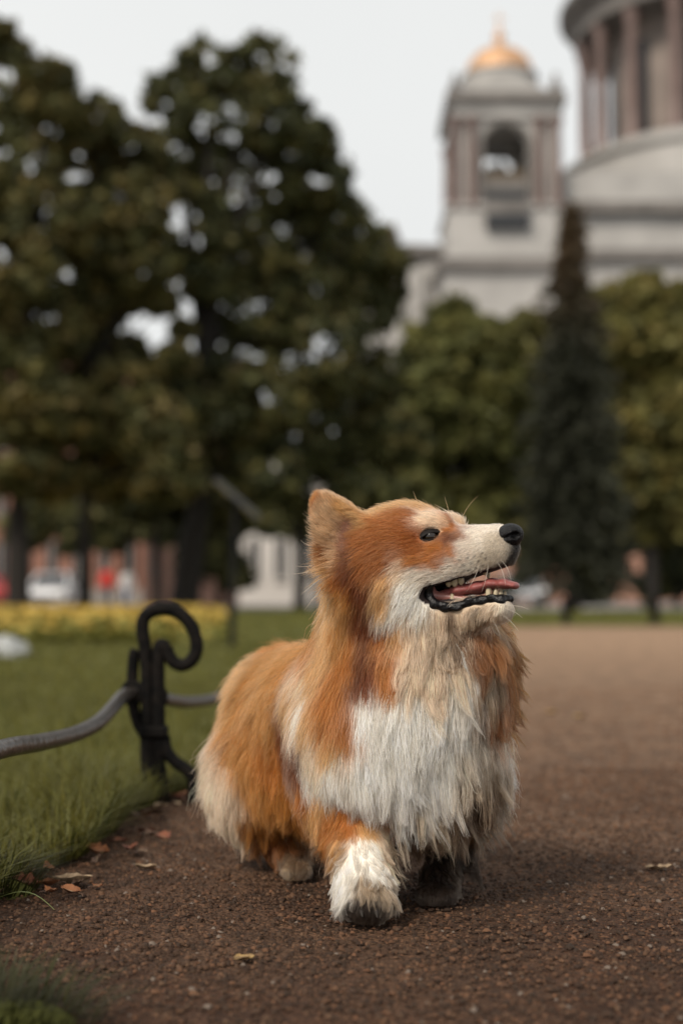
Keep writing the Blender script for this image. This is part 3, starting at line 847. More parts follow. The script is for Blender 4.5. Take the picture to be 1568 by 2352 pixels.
M_RPAINT = simple('red_car_paint', (.42, .025, .02), .3, coat=.6)
car('white car parked nose towards the lawn between two trunks', (W(124, 1390, 61)[0], 61, -.006), R(90), M_WPAINT)
car('red car parked along the kerb by the heavy trunk', (W(-70, 1390, 59)[0], 59, -.006), R(4), M_RPAINT)
car('white car parked beyond the path in front of the cathedral plinth', (W(1196, 1390, 63)[0], 63, -.006), R(90), M_WPAINT)
# ------------------------------------------------------------------ signed-distance modelling kit
class Field:
    def __init__(s, lo, hi, h):
        s.lo = np.array(lo, np.float32); s.h = h
        s.n = np.ceil((np.array(hi) - np.array(lo)) / h).astype(int) + 1
        s.f = np.full(tuple(s.n), 1.0, np.float32)
        s.ax = [s.lo[i] + h * np.arange(s.n[i], dtype=np.float32) for i in range(3)]
    def _win(s, lo, hi):
        sl = []
        for i in range(3):
            a = max(0, int((lo[i] - s.lo[i]) / s.h)); b = min(s.n[i], int((hi[i] - s.lo[i]) / s.h) + 2)
            if b <= a: return None
            sl.append(slice(a, b))
        return tuple(sl)
    def _grid(s, sl):
        return (s.ax[0][sl[0]][:, None, None], s.ax[1][sl[1]][None, :, None], s.ax[2][sl[2]][None, None, :])
    def comb(s, fn, lo, hi, k, op='add'):
        m = k + 0.02
        sl = s._win(np.array(lo) - m, np.array(hi) + m)
        if sl is None: return
        X, Y, Z = s._grid(sl)
        d = fn(X, Y, Z).astype(np.float32); a = s.f[sl]
        if op == 'add':
            h = np.clip(.5 + .5 * (a - d) / k, 0, 1); s.f[sl] = a * (1 - h) + d * h - k * h * (1 - h)
        else:
            d = -d
            h = np.clip(.5 - .5 * (a - d) / k, 0, 1); s.f[sl] = a * (1 - h) + d * h + k * h * (1 - h)
    def cone(s, a, b, r1, r2, k=.02, op='add', sq=None):
        """tapered capsule; sq=(axis, factor) thickens it along an axis by factor"""
        a = np.asarray(a, float); b = np.asarray(b, float); ba = b - a; L2 = float(ba @ ba) + 1e-12
        R_ = max(r1, r2) * (1.0 if sq is None else max(1, sq[1]))
        def fn(X, Y, Z):
            x, y, z = X - a[0], Y - a[1], Z - a[2]
            t = np.clip((x * ba[0] + y * ba[1] + z * ba[2]) / L2, 0, 1)
            qx, qy, qz = x - t * ba[0], y - t * ba[1], z - t * ba[2]
            d2 = qx * qx + qy * qy + qz * qz
            if sq is not None:
                n = sq[0]; w = qx * n[0] + qy * n[1] + qz * n[2]
                d2 = d2 - w * w + (w / sq[1]) ** 2
            return np.sqrt(d2) - (r1 + (r2 - r1) * t)
        s.comb(fn, np.minimum(a, b) - R_, np.maximum(a, b) + R_, k, op)
    def ell(s, c, rad, axes=None, k=.02, op='add'):
        c = np.asarray(c, float); A = np.eye(3) if axes is None else np.array(axes, float)
        rad = np.asarray(rad, float); R_ = rad.max(); rm = rad.min()
        def fn(X, Y, Z):
            x, y, z = X - c[0], Y - c[1], Z - c[2]
            q = 0; g = 0
            for i in range(3):
                u = x * A[i][0] + y * A[i][1] + z * A[i][2]
                q = q + (u / rad[i]) ** 2; g = g + (u / rad[i] ** 2) ** 2
            k0 = np.sqrt(q); k1 = np.sqrt(g) + 1e-9
            return np.where(k0 < 1e-3, -rm, k0 * (k0 - 1) / k1)
        s.comb(fn, c - R_, c + R_, k, op)
    def mesh(s):
        f = s.f; n = s.n
        ins = f < 0
        act = np.zeros(tuple(n - 1), bool)
        cs = [ins[i:n[0] - 1 + i, j:n[1] - 1 + j, k:n[2] - 1 + k] for i in (0, 1) for j in (0, 1) for k in (0, 1)]
        al = np.logical_and.reduce(cs); an = np.logical_or.reduce(cs); act = an & ~al
        I = np.argwhere(act); idx = -np.ones(act.shape, np.int32); idx[act] = np.arange(len(I))
        off = np.array([(i, j, k) for i in (0, 1) for j in (0, 1) for k in (0, 1)])
        val = np.stack([f[I[:, 0] + o[0], I[:, 1] + o[1], I[:, 2] + o[2]] for o in off], 1)
        acc = np.zeros((len(I), 3)); cnt = np.zeros(len(I))
        for a in range(8):
            for b in range(a + 1, 8):
                if np.abs(off[a] - off[b]).sum() != 1: continue
                m = (val[:, a] < 0) != (val[:, b] < 0)
                t = val[m, a] / (val[m, a] - val[m, b])
                acc[m] += off[a] + t[:, None] * (off[b] - off[a]); cnt[m] += 1
        V = s.lo + s.h * (I + acc / cnt[:, None])
        Fs = []
        for ax in range(3):
            o = [0, 0, 0]; o[ax] = 1
            a_ = ins[:n[0] - o[0], :n[1] - o[1], :n[2] - o[2]]; b_ = ins[o[0]:, o[1]:, o[2]:]
            E = np.argwhere(a_ != b_)
            u, v = (ax + 1) % 3, (ax + 2) % 3
            E = E[(E[:, u] > 0) & (E[:, v] > 0) & (E[:, u] < n[u] - 1) & (E[:, v] < n[v] - 1)]
            flip = a_[E[:, 0], E[:, 1], E[:, 2]]
            def g(du, dv):
                q = E.copy(); q[:, u] -= du; q[:, v] -= dv
                return idx[q[:, 0], q[:, 1], q[:, 2]]
            quad = np.stack([g(1, 1), g(0, 1), g(0, 0), g(1, 0)], 1)
            quad[~flip] = quad[~flip][:, ::-1]
            Fs.append(quad)
        return V, np.concatenate(Fs)

def mesh_normals(V, Fq):
    n = np.cross(V[Fq[:, 2]] - V[Fq[:, 0]], V[Fq[:, 3]] - V[Fq[:, 1]])
    N = np.zeros_like(V)
    for i in range(4): np.add.at(N, Fq[:, i], n)
    return N / (np.linalg.norm(N, axis=1)[:, None] + 1e-12)

# ------------------------------------------------------------------ two people by the street
M_SKIN = simple('skin', (.42, .25, .18), .6)
def person(label, px, d, hgt, top, legs, hair, stride=.12, seed=1, turn=0.0):
    p = empty('person', (W(px, 1390, d)[0], d, -.006), turn); tag(p, label, 'person', 'people by the street')
    s = hgt / 1.75
    J = dict(pel=(0, 0, .95), wa=(0, 0, 1.1), ch=(0, 0, 1.35), nk=(0, 0, 1.48), hd=(0, -.02, 1.63),
             kl=(-.1, -stride, .5), kr=(.1, stride, .5), al=(-.1, -stride * 1.5 + .04, .09), ar=(.1, stride * 1.6 + .04, .09),
             sl=(-.19, 0, 1.42), sr=(.19, 0, 1.42), el=(-.25, .05, 1.14), er=(.25, .02, 1.14), hl=(-.25, -.12, .93), hr=(.24, -.18, .98))
    J = {k: np.array(v) * s for k, v in J.items()}
    def make(parts, inflate=0.0, h=.018):
        F_ = Field((-.42 * s, -.45 * s, -.02), (.42 * s, .45 * s, 1.85 * s), h)
        for a, b, r1, r2 in parts: F_.cone(J[a] if isinstance(a, str) else a, J[b] if isinstance(b, str) else b, r1 * s + inflate, r2 * s + inflate, .03)
        return F_
    L3 = lambda a, v: J[a] + np.array(v) * s
    torso = [('pel', 'wa', .135, .125), ('wa', 'ch', .125, .14), ('ch', 'nk', .13, .06), ('sl', 'sr', .065, .065), ('sl', 'el', .055, .045), ('sr', 'er', .055, .045), ('el', 'hl', .042, .032), ('er', 'hr', .042, .032)]
    lg = [(L3('pel', (-.08, 0, 0)), 'kl', .095, .06), (L3('pel', (.08, 0, 0)), 'kr', .095, .06), ('kl', 'al', .058, .042), ('kr', 'ar', .058, .042)]
    rest = [('nk', 'hd', .055, .06), ('hl', L3('hl', (0, -.03, -.09)), .035, .022), ('hr', L3('hr', (0, -.03, -.09)), .035, .022),
            ('al', L3('al', (0, -.15, -.045)), .045, .035), ('ar', L3('ar', (0, -.15, -.045)), .045, .035)]
    F_ = make(torso + lg + rest); F_.ell(J['hd'], np.array((.078, .095, .115)) * s, k=.02)
    F_.ell(J['hd'] + np.array((0, -.1, -.01)) * s, np.array((.015, .02, .022)) * s, k=.01)
    v, f_ = F_.mesh(); obj('body', mesh_from('body', v, f_, True), M_SKIN, p)
    v, f_ = make(torso, .014).mesh(); obj('jacket', mesh_from('jacket', v, f_, True), top, p)
    v, f_ = make(lg + [('pel', 'pel', .13, .13)], .012).mesh(); obj('trousers', mesh_from('trousers', v, f_, True), legs, p)
    F_ = Field((-.2, -.2, 1.4 * s), (.2, .25, 1.9 * s), .012); F_.ell(J['hd'] + np.array((0, .02, .025)) * s, np.array((.09, .105, .115)) * s, k=.01)
    F_.ell(J['hd'] + np.array((0, -.12, -.04)) * s, np.array((.1, .1, .12)) * s, k=.01, op='sub')
    v, f_ = F_.mesh(); obj('hair', mesh_from('hair', v, f_, True), hair, p)
    for a in ('al', 'ar'):
        F_ = Field(J[a] - .3, J[a] + .3, .015); F_.cone(J[a] + np.array((0, 0, -.04)) * s, L3(a, (0, -.16, -.055)), .055 * s, .045 * s)
        v, f_ = F_.mesh(); v[:, 2] = np.maximum(v[:, 2], 0.002); obj('shoe', mesh_from('shoe', v, f_, True), M_WPANE, p)
M_HAIR = simple('dark_hair', (.03, .022, .016), .6)
person('person in a bright red jacket standing by the street', 245, 60, 1.78, simple('red_cloth', (.62, .03, .02), .8), simple('dark_trousers', (.05, .05, .06), .9), M_HAIR, .06)
person('person in white top and pale blue jeans next to red jacket', 292, 57.5, 1.62, simple('white_cloth', (.74, .73, .72), .8), simple('pale_denim', (.42, .46, .56), .9), M_HAIR, .12, turn=.5)

# ------------------------------------------------------------------ tilted information board on a pole
M_POLE = simple('black_pole', (.008, .008, .008), .6, spec=.1)
d_s = 11.4
sg = empty('information_board', (W(533, 1490, d_s)[0], d_s, 0)); tag(sg, 'slanted board on a thin black pole standing in the lawn', 'sign')
kx = d_s / F_PX
top = np.array([(541 - 533) * kx, 0, W(540, 1160, d_s)[2]])
q = MB(); q.tube([(0, 0, -.02), (0, 0, .5), top], [.028, .026, .024], 12); q.build('pole', M_POLE, sg, smooth=True)
q = MB(); q.lathe([(.07, .004), (.07, .02), (.03, .03)], n=14, caps=True); q.build('base_flange', M_POLE, sg)
a = np.array([(492 - 533) * kx, -.02, W(533, 1104, d_s)[2]]); b = np.array([(592 - 533) * kx, .02, W(533, 1192, d_s)[2]])
ax = (b - a) / np.linalg.norm(b - a); dy = np.array([.12, .96, -.18]); dy -= ax * (dy @ ax); dy /= np.linalg.norm(dy); nz = np.cross(ax, dy)
if nz[2] < 0: nz = -nz
def board(c, hl, hw, th, nm, mt):
    vs = [c + sx * hl * ax + sy * hw * dy + sz * th * nz for sz in (-1, 1) for sx, sy in ((-1, -1), (1, -1), (1, 1), (-1, 1))]
    q = MB(); q.add(vs, [(3, 2, 1, 0), (4, 5, 6, 7), (0, 1, 5, 4), (1, 2, 6, 5), (2, 3, 7, 6), (3, 0, 4, 7)]); return q.build(nm, mt, sg)
L_ = np.linalg.norm(b - a)
board((a + b) / 2, L_ / 2, .18, .018, 'panel', simple('board_metal', (.05, .05, .049), .4, noise=.1, nscale=8))
board((a + b) / 2 + nz * .021, L_ / 2 - .03, .155, .002, 'face_plate', simple('board_face', (.13, .13, .125), .25))
board((a + b) / 2 - nz * .03, .06, .08, .011, 'bracket', M_POLE)

# ------------------------------------------------------------------ clump of white flowers on the lawn
wf = empty('flower_clump', (W(2, 1510, 9.7)[0], 9.7, 0.004)); tag(wf, 'low rounded clump of white flowers on the green lawn', 'flowers')
r = np.random.default_rng(61); n = 900
a_ = r.random(n) * 6.283; e = np.arcsin(r.random(n)); rad = r.uniform(.8, 1, n)
p = np.stack([np.cos(a_) * np.cos(e) * .21, np.sin(a_) * np.cos(e) * .2, np.sin(e) * .145], 1) * rad[:, None]
nn = p / np.linalg.norm(p, axis=1)[:, None] + r.normal(0, .3, (n, 3)); nn /= np.linalg.norm(nn, axis=1)[:, None]
u = np.cross(nn, r.normal(size=(n, 3))); u /= np.linalg.norm(u, axis=1)[:, None]; w_ = np.cross(nn, u); s_ = r.uniform(.012, .022, n)[:, None]
V = np.stack([p - u * s_, p - w_ * s_, p + u * s_, p + w_ * s_], 1).reshape(-1, 3)
me = mesh_from('petals', V, np.arange(n * 4).reshape(n, 4)); set_col(me, np.repeat(np.array([.62, .63, .62]) * r.uniform(.8, 1.15, (n, 1)), 4, 0))
tag(obj('petals', me, attr_mat('white_petals', .7, .3, .2), wf), kind='stuff')
v, f_ = blades(500, r.normal(0, .09, 500), r.normal(0, .08, 500), r.uniform(.06, .12, 500), np.full(500, .012), r.uniform(.2, 1, 500), 62)
me = mesh_from('foliage', v, f_); set_col(me, blade_cols(500, 62)); tag(obj('foliage', me, MAT_GRASS, wf), kind='stuff')

# ------------------------------------------------------------------ low wrought-iron fence
def m_iron():
    m, t, b = new_mat('wrought_iron')
    co = t.nodes.new('ShaderNodeTexCoord'); ns = t.nodes.new('ShaderNodeTexNoise'); ns.inputs['Scale'].default_value = 60; ns.inputs['Detail'].default_value = 5
    t.links.new(co.outputs['Object'], ns.inputs['Vector'])
    rp = t.nodes.new('ShaderNodeValToRGB'); rp.color_ramp.elements[0].position = .35; rp.color_ramp.elements[0].color = (.006, .006, .006, 1); rp.color_ramp.elements[1].position = .75; rp.color_ramp.elements[1].color = (.016, .013, .011, 1)
    t.links.new(ns.outputs['Fac'], rp.inputs['Fac']); t.links.new(rp.outputs[0], b.inputs['Base Color'])
    b.inputs['Roughness'].default_value = .6; b.inputs['Specular IOR Level'].default_value = .03
    bp = t.nodes.new('ShaderNodeBump'); bp.inputs['Strength'].default_value = .4; bp.inputs['Distance'].default_value = .002
    t.links.new(ns.outputs['Fac'], bp.inputs['Height']); t.links.new(bp.outputs[0], b.inputs['Normal'])
    return m
M_IRON = m_iron()
M_RAIL = simple('worn_iron_rail', (.040, .033, .028), .32, noise=.45, nscale=55, bump=.35, spec=.9)
PK = 2.84 / F_PX
def pl(px, py, y=0.0): return ((px - 352) * PK, y, (1838 - py) * PK)
def iron_post():
    o = empty('fence_post', (0, 0, 0))
    sc_pts = [(338, 1690), (338, 1610), (336, 1540), (332, 1490), (326, 1455), (328, 1425), (345, 1408), (375, 1401), (405, 1408), (432, 1432), (447, 1465), (449, 1497), (436, 1521), (415, 1530), (396, 1521), (385, 1503), (381, 1488)]
    q = MB(); q.tube(spline([pl(*p) for p in sc_pts], 5), .0132, 12); q.build('scroll', M_IRON, o, smooth=True)
    q = MB(); q.tube(spline([pl(378, 1492), pl(371, 1483), pl(364, 1492), pl(362, 1530), pl(363, 1600), pl(365, 1690)], 5), .0135, 12); q.build('upright', M_IRON, o, smooth=True)
    q = MB(); q.tube(spline([pl(312, 1494, .004), pl(306, 1510, .004), pl(303, 1560, .004), pl(305, 1615, .004), pl(316, 1662, .004), pl(334, 1688, .004)], 5), [.006] + [.0115] * 24 + [.010], 10); q.build('side_bar', M_IRON, o, smooth=True)
    q = MB(); q.tube(spline([pl(349, 1530, .016), pl(350, 1610, .018), pl(350, 1695, .014)], 4), .012, 10); q.build('side_bar', M_IRON, o, smooth=True)
    x0, _, z0 = pl(352, 1680)
    q = MB(); q.box((x0, .004, z0), (.056, .05, .024), bev=.005); q.build('collar', M_IRON, o, smooth=True)
    for pts, rr in (([(341, 1688), (342, 1740), (346, 1790), (350, 1842)], .0165), ([(362, 1688), (366, 1750), (374, 1800), (378, 1842)], .0125), ([(376, 1690), (382, 1722), (402, 1748), (428, 1766), (444, 1788), (446, 1842)], .0125)):
        q = MB(); q.tube(spline([pl(*p) for p in pts], 5), rr, 12); q.build('leg', M_IRON, o, smooth=True)
    q = MB(); q.tube(spline([pl(352, 1690, .01), pl(352, 1730, .025), pl(350, 1790, .07), pl(350, 1842, .085)], 5), .012, 10); q.build('leg', M_IRON, o, smooth=True)
    return o
post = iron_post()
P1 = np.array([W(352, 1700, 2.84)[0], 2.84, 0.0])
POSTS = [(-0.60, 1.06), (P1[0], 2.84), (-0.01, 4.15), (0.33, 5.5), (0.50, 6.9), (0.70, 8.3)]
GP = 'scroll posts of the low fence along the lawn edge'
labs = ['black wrought iron scroll post at the near end of the sagging rail',
        'black wrought iron scroll post in the grass beside the dog\'s rump']
for i, (x, y) in enumerate(POSTS):
    o = post if i == 1 else copy_tree(post)
    o.location = (x, y, 0.0)
    tag(o, labs[i] if i < 2 else 'black wrought iron scroll post farther along the lawn edge behind the dog', 'fence post', GP)
def rail(a, b, za, zb, sag, label, pts=None):
    if pts is None:
        a = np.array(a); b = np.array(b); pts = []
        for t in np.linspace(0, 1, 17):
            z = za + (zb - za) * t - sag * (1 - (2 * t - 1) ** 4)
            pts.append((a[0] + (b[0] - a[0]) * t, a[1] + (b[1] - a[1]) * t, z))
    else: pts = spline(pts, 6)
    base = np.array([pts[0][0], pts[0][1], 0])
    o = empty('fence_rail', base); tag(o, label, 'fence rail', 'sagging rails of the low fence')
    q = MB(); q.tube([np.array(p) - base for p in pts], .0135, 12); q.build('bar', M_RAIL, o, smooth=True)
    for e in (0, -1):     # the eye that holds the bar
        c = np.array(pts[e]) - base; nx = np.array(pts[1 if e == 0 else -2]) - np.array(pts[e]); nx /= np.linalg.norm(nx)
        s1 = np.cross(nx, (0, 0, 1)); s1 /= np.linalg.norm(s1); s2 = np.cross(nx, s1); c = c + nx * .012
        q = MB(); q.tube([c + .021 * (s1 * math.cos(t) + s2 * math.sin(t)) for t in np.linspace(0, 2 * math.pi, 17)], .0065, 8, caps=False); q.build('eye_ring', M_IRON, o, smooth=True)
    return o
near_pts = [W(312, 1590, 2.85), W(284, 1598, 2.80), W(262, 1622, 2.70), W(225, 1660, 2.53), W(170, 1687, 2.36), W(90, 1706, 2.15), W(0, 1722, 1.95), np.array((-.52, 1.70, .185)), np.array((-.55, 1.35, .19)), np.array((-.575, 1.17, .205)), np.array((-.60, 1.06, .215))]
rail(None, None, 0, 0, 0, 'thick worn iron rail sagging from the scroll post across the near grass', near_pts)
mid_pts = [W(352, 1600, 2.86), W(380, 1606, 2.92), W(430, 1613, 3.10), W(490, 1606, 3.35), W(560, 1580, 3.65), W(690, 1535, 4.0), np.array((-.01, 4.15, .215))]
rail(None, None, 0, 0, 0, 'iron rail running from the scroll post behind the dog', mid_pts)
for (x, y), (x2, y2) in zip(POSTS[2:-1], POSTS[3:]):
    rail((x, y), (x2, y2), .215, .215, .05, 'iron rail farther along the lawn edge behind the dog')
# stout iron bollards along the far edge of the path
def bollard(px, d, label):
    o = empty('bollard', (W(px, 1430, d)[0], d, 0)); tag(o, label, 'bollard', 'bollards across the path')
    q = MB(); q.lathe([(.10, 0), (.10, .03), (.075, .05), (.068, .30), (.085, .315), (.085, .335), (.06, .35)], n=18); q.build('shaft', M_IRON, o, smooth=True)
    q = MB(); q.lathe([(.06, .35), (.072, .375), (.06, .41), (.03, .43), (.001, .435)], n=18); q.build('cap', M_IRON, o, smooth=True)
for px, lb in ((1106, 'dark iron bollard at the far path edge behind the dog\'s muzzle'), (1300, 'dark iron bollard at the far path edge beside the spruce'), (1502, 'dark iron bollard at the far path edge below the yellow green tree')):
    bollard(px, 22.0, lb)
# ------------------------------------------------------------------ the dog
def nrm(v): v = np.asarray(v, float); return v / np.linalg.norm(v)
BF = nrm([0.46, -0.89, 0])                       # body forward
BR = nrm(np.cross(BF, [0, 0, 1]))                # dog's right (towards the viewer's left)
RUMP = W(668, 1628, 2.20)
HC = W(930, 1262, 1.84)                          # skull centre
HF = nrm([0.90, -0.42, 0.10]); HL = nrm(np.cross(HF, [0, 0, 1])); HU = nrm(np.cross(HL, HF))
if HU[2] < 0: HU = -HU
HAX = [HF, HL, HU]

DH = 0.003
fd = Field((-0.27, 1.62, 0.0), (0.34, 2.46, 0.58), DH)
# trunk
fd.cone(RUMP, W(755, 1640, 2.07), .086, .084, .03)
fd.cone(W(755, 1640, 2.07), W(880, 1650, 1.93), .088, .106, .03)
fd.ell(W(925, 1690, 1.875), (.118, .098, .115), k=.04)
fd.ell(W(985, 1762, 1.90), (.085, .075, .066), k=.05)            # brisket
fd.cone(W(690, 1762, 2.10), W(870, 1795, 1.98), .074, .076, .05)  # belly
# haunches
fd.ell(W(605, 1768, 2.155), (.068, .080, .090), k=.04)
fd.ell(RUMP + np.array([.05, .11, -.10]), (.065, .08, .09), k=.04)
# shoulders
fd.ell(W(800, 1730, 1.93), (.065, .07, .095), k=.04)
fd.ell(W(1050, 1720, 1.96), (.055, .07, .09), k=.04)
# hind legs
fd.cone(W(610, 1850, 2.14), W(652, 1928, 2.14), .048, .022, .03)
fd.cone(W(652, 1928, 2.14), W(676, 1986, 2.08), .022, .014, .02)
fd.cone(W(677, 1990, 2.08), W(681, 1996, 2.055), .0150, .0140, .012)
for px, py in ((664, 2000), (677, 2003), (690, 2002), (700, 1996)): fd.ell(W(px, py, 2.045), (.0075, .010, .0085), k=.005)
hl0 = RUMP + np.array([.055, .12, -.17])
fd.cone(hl0, hl0 + np.array([-.01, .05, -.09]), .045, .025, .03)
gh = np.array([hl0[0] - .01, hl0[1] + .04, .022])
fd.cone(hl0 + np.array([-.01, .05, -.09]), gh, .025, .020, .02)
fd.cone(gh, gh + BF * .05, .021, .018, .015)
# right foreleg, stepping forward
SHD = W(815, 1800, 1.90)
fd.cone(SHD, W(815, 1870, 1.885), .052, .040, .03)
fd.cone(W(815, 1870, 1.885), W(828, 1960, 1.835), .040, .032, .03)
fd.cone(W(828, 1960, 1.835), W(838, 2035, 1.80), .032, .030, .02)
fd.cone(W(840, 2045, 1.80), W(848, 2074, 1.775), .030, .026, .02)
for px, py, dd, rr in ((805, 2072, 1.785, .013), (832, 2080, 1.768, .0145), (862, 2081, 1.766, .0145), (887, 2073, 1.778, .013)):
    fd.ell(W(px, py, dd), (rr, rr * 1.15, rr), k=.008)
# left foreleg
LF = W(1045, 1830, 1.96)
fd.cone(LF, W(1030, 1940, 1.98), .040, .024, .03)
fd.cone(W(1030, 1940, 1.98), W(1010, 2020, 1.935), .024, .019, .02)
fd.cone(W(1010, 2020, 1.935), W(1000, 2050, 1.90), .019, .019, .02)
for px, py in ((978, 2054), (995, 2061), (1012, 2060), (1027, 2053)):
    fd.ell(W(px, py, 1.885), (.012, .014, .012), k=.008)
# neck and ruff
fd.cone(W(862, 1600, 1.935), W(905, 1420, 1.895), .098, .080, .04)
fd.cone(W(905, 1420, 1.895), W(900, 1310, 1.865), .078, .060, .03)
fd.ell(W(1000, 1540, 1.865), (.090, .085, .090), k=.05)
fd.ell(W(1030, 1470, 1.865), (.060, .06, .045), k=.04)
# skull
fd.ell(HC + HU * .001, (.068, .058, .057), HAX, .02)
fd.ell(W(862, 1300, 1.862), (.055, .058, .058), HAX, .03)
fd.ell(W(925, 1345, 1.825), (.055, .042, .048), HAX, .03)         # near cheek
fd.ell(W(945, 1345, 1.885), (.055, .042, .048), HAX, .03)         # far cheek
fd.ell(W(1000, 1300, 1.818), (.045, .040, .040), HAX, .02)
# brow ridges
fd.ell(W(1003, 1202, 1.798), (.020, .014, .013), HAX, .014)
fd.ell(W(1034, 1208, 1.838), (.020, .013, .012), HAX, .014)
# muzzle
MZ0, MZ1 = W(1030, 1282, 1.806), W(1143, 1254, 1.767)
fd.cone(MZ0, MZ1, .0405, .0265, .016)
fd.cone(W(1075, 1296, 1.792), W(1142, 1285, 1.769), .025, .0170, .012)      # flews
fd.cone(W(975, 1405, 1.845), W(1000, 1480, 1.862), .050, .050, .03)      # throat
# lower jaw
fd.cone(W(985, 1398, 1.818), W(1085, 1402, 1.792), .028, .0165, .014)
fd.cone(W(1085, 1400, 1.792), W(1148, 1394, 1.772), .0165, .0145, .010)
# open mouth: a wedge cut right through between the jaws
MA, MBp = W(1006, 1365, 1.812), W(1176, 1331, 1.765)
mouth_parts = [(MA, W(1070, 1348, 1.795), .0108, .0105), (W(1070, 1348, 1.795), MBp, .0105, .0165)]
for a_, b_, r1, r2 in mouth_parts:
    fd.cone(a_, b_, r1, r2, .006, 'sub', (HL, 4.0))
def cone_d(P, a, b, r1, r2, n, f):
    ba = b - a; x = P - a; t = np.clip(x @ ba / (ba @ ba), 0, 1); q = x - t[:, None] * ba
    w = q @ n
    return np.sqrt(np.maximum((q * q).sum(1) - w * w + (w / f) ** 2, 0)) - (r1 + (r2 - r1) * t)
def mouth_d(P): return np.minimum.reduce([cone_d(P, a_, b_, r1, r2, HL, 4.0) for a_, b_, r1, r2 in mouth_parts])
# eye sockets
def march(px, py):
    for dd in np.arange(1.66, 2.2, .0008):
        p = W(px, py, dd); i = np.round((p - fd.lo) / fd.h).astype(int)
        if fd.f[i[0], i[1], i[2]] < 0: return p
def eye_out(sgn): return nrm(HL * sgn * .86 + HF * .45 + HU * .12)
EYE = march(989, 1230) - eye_out(1) * .0078
def mirror_head(p): p = np.asarray(p, float); return p - 2 * ((p - HC) @ HL) * HL
EYE2 = mirror_head(EYE)
for e in (EYE, EYE2): fd.ell(e, (.0105, .0105, .0105), k=.008, op='sub')
# ears: cupped leaf-shaped shells
def ear(Bp, Tp, face, hw0, flip=1):
    u = nrm(Tp - Bp); L = np.linalg.norm(Tp - Bp); w = nrm(face - u * (face @ u)); v = np.cross(w, u) * flip
    def fn(X, Y, Z):
        x, y, z = X - Bp[0], Y - Bp[1], Z - Bp[2]
        a = x * u[0] + y * u[1] + z * u[2]; b = x * v[0] + y * v[1] + z * v[2]; c = x * w[0] + y * w[1] + z * w[2]
        s = np.clip(a / L, -.3, 1); hw = hw0 * np.maximum(1 - np.maximum(s, 0), 0) ** .42 * (1 - .30 * np.maximum(s, 0)) + .001
        c0 = 9.0 * b * b * (1 - .5 * np.clip(s, 0, 1)) - .012 * (1 - np.clip(s, 0, 1))
        e1 = np.abs(c - c0) - .0038; e2 = np.abs(b) - hw; e3 = a - L; e4 = -a - .02
        q1 = np.maximum(e1, 0); q2 = np.maximum(np.maximum(e2, e3), np.maximum(e4, 0) * 0 + e4); q2p = np.maximum(q2, 0)
        return np.sqrt(q1 * q1 + q2p * q2p) + np.minimum(np.maximum(e1, q2), 0) - .002
    fd.comb(fn, np.minimum(Bp, Tp) - .06, np.maximum(Bp, Tp) + .06, .012)
    return u, v, w, L
EB, ET = W(812, 1258, 1.832), W(727, 1140, 1.845)
ear_n = ear(EB, ET, np.array([-.30, -.95, -.05]), .045)
ear(mirror_head(EB) + np.array([0, 0, -.005]), W(775, 1200, 1.93), np.array([.3, .6, .2]), .042)

V, Fq = fd.mesh()
V = V.astype(float)
# flatten soles onto the ground
V[:, 2] = np.maximum(V[:, 2], 0.0005)
NV = mesh_normals(V, Fq)
bvh = BVHTree.FromPolygons([tuple(p) for p in V], [tuple(int(i) for i in f) for f in Fq])
camp = Vector((0, 0, CAM_H))
def hit(px, py):
    t = W(px, py, 1.9); dr = (Vector(t) - camp).normalized()
    loc, n, i, dist = bvh.ray_cast(camp, dr)
    if loc is None:
        best = None
        for dd in np.linspace(1.7, 2.35, 40):
            l2, n2, i2, d2 = bvh.find_nearest(Vector(W(px, py, dd)))
            if best is None or d2 < best[2]: best = (l2, n2, d2)
        loc, n = best[0], best[1]
    return np.array(loc), np.array(n)

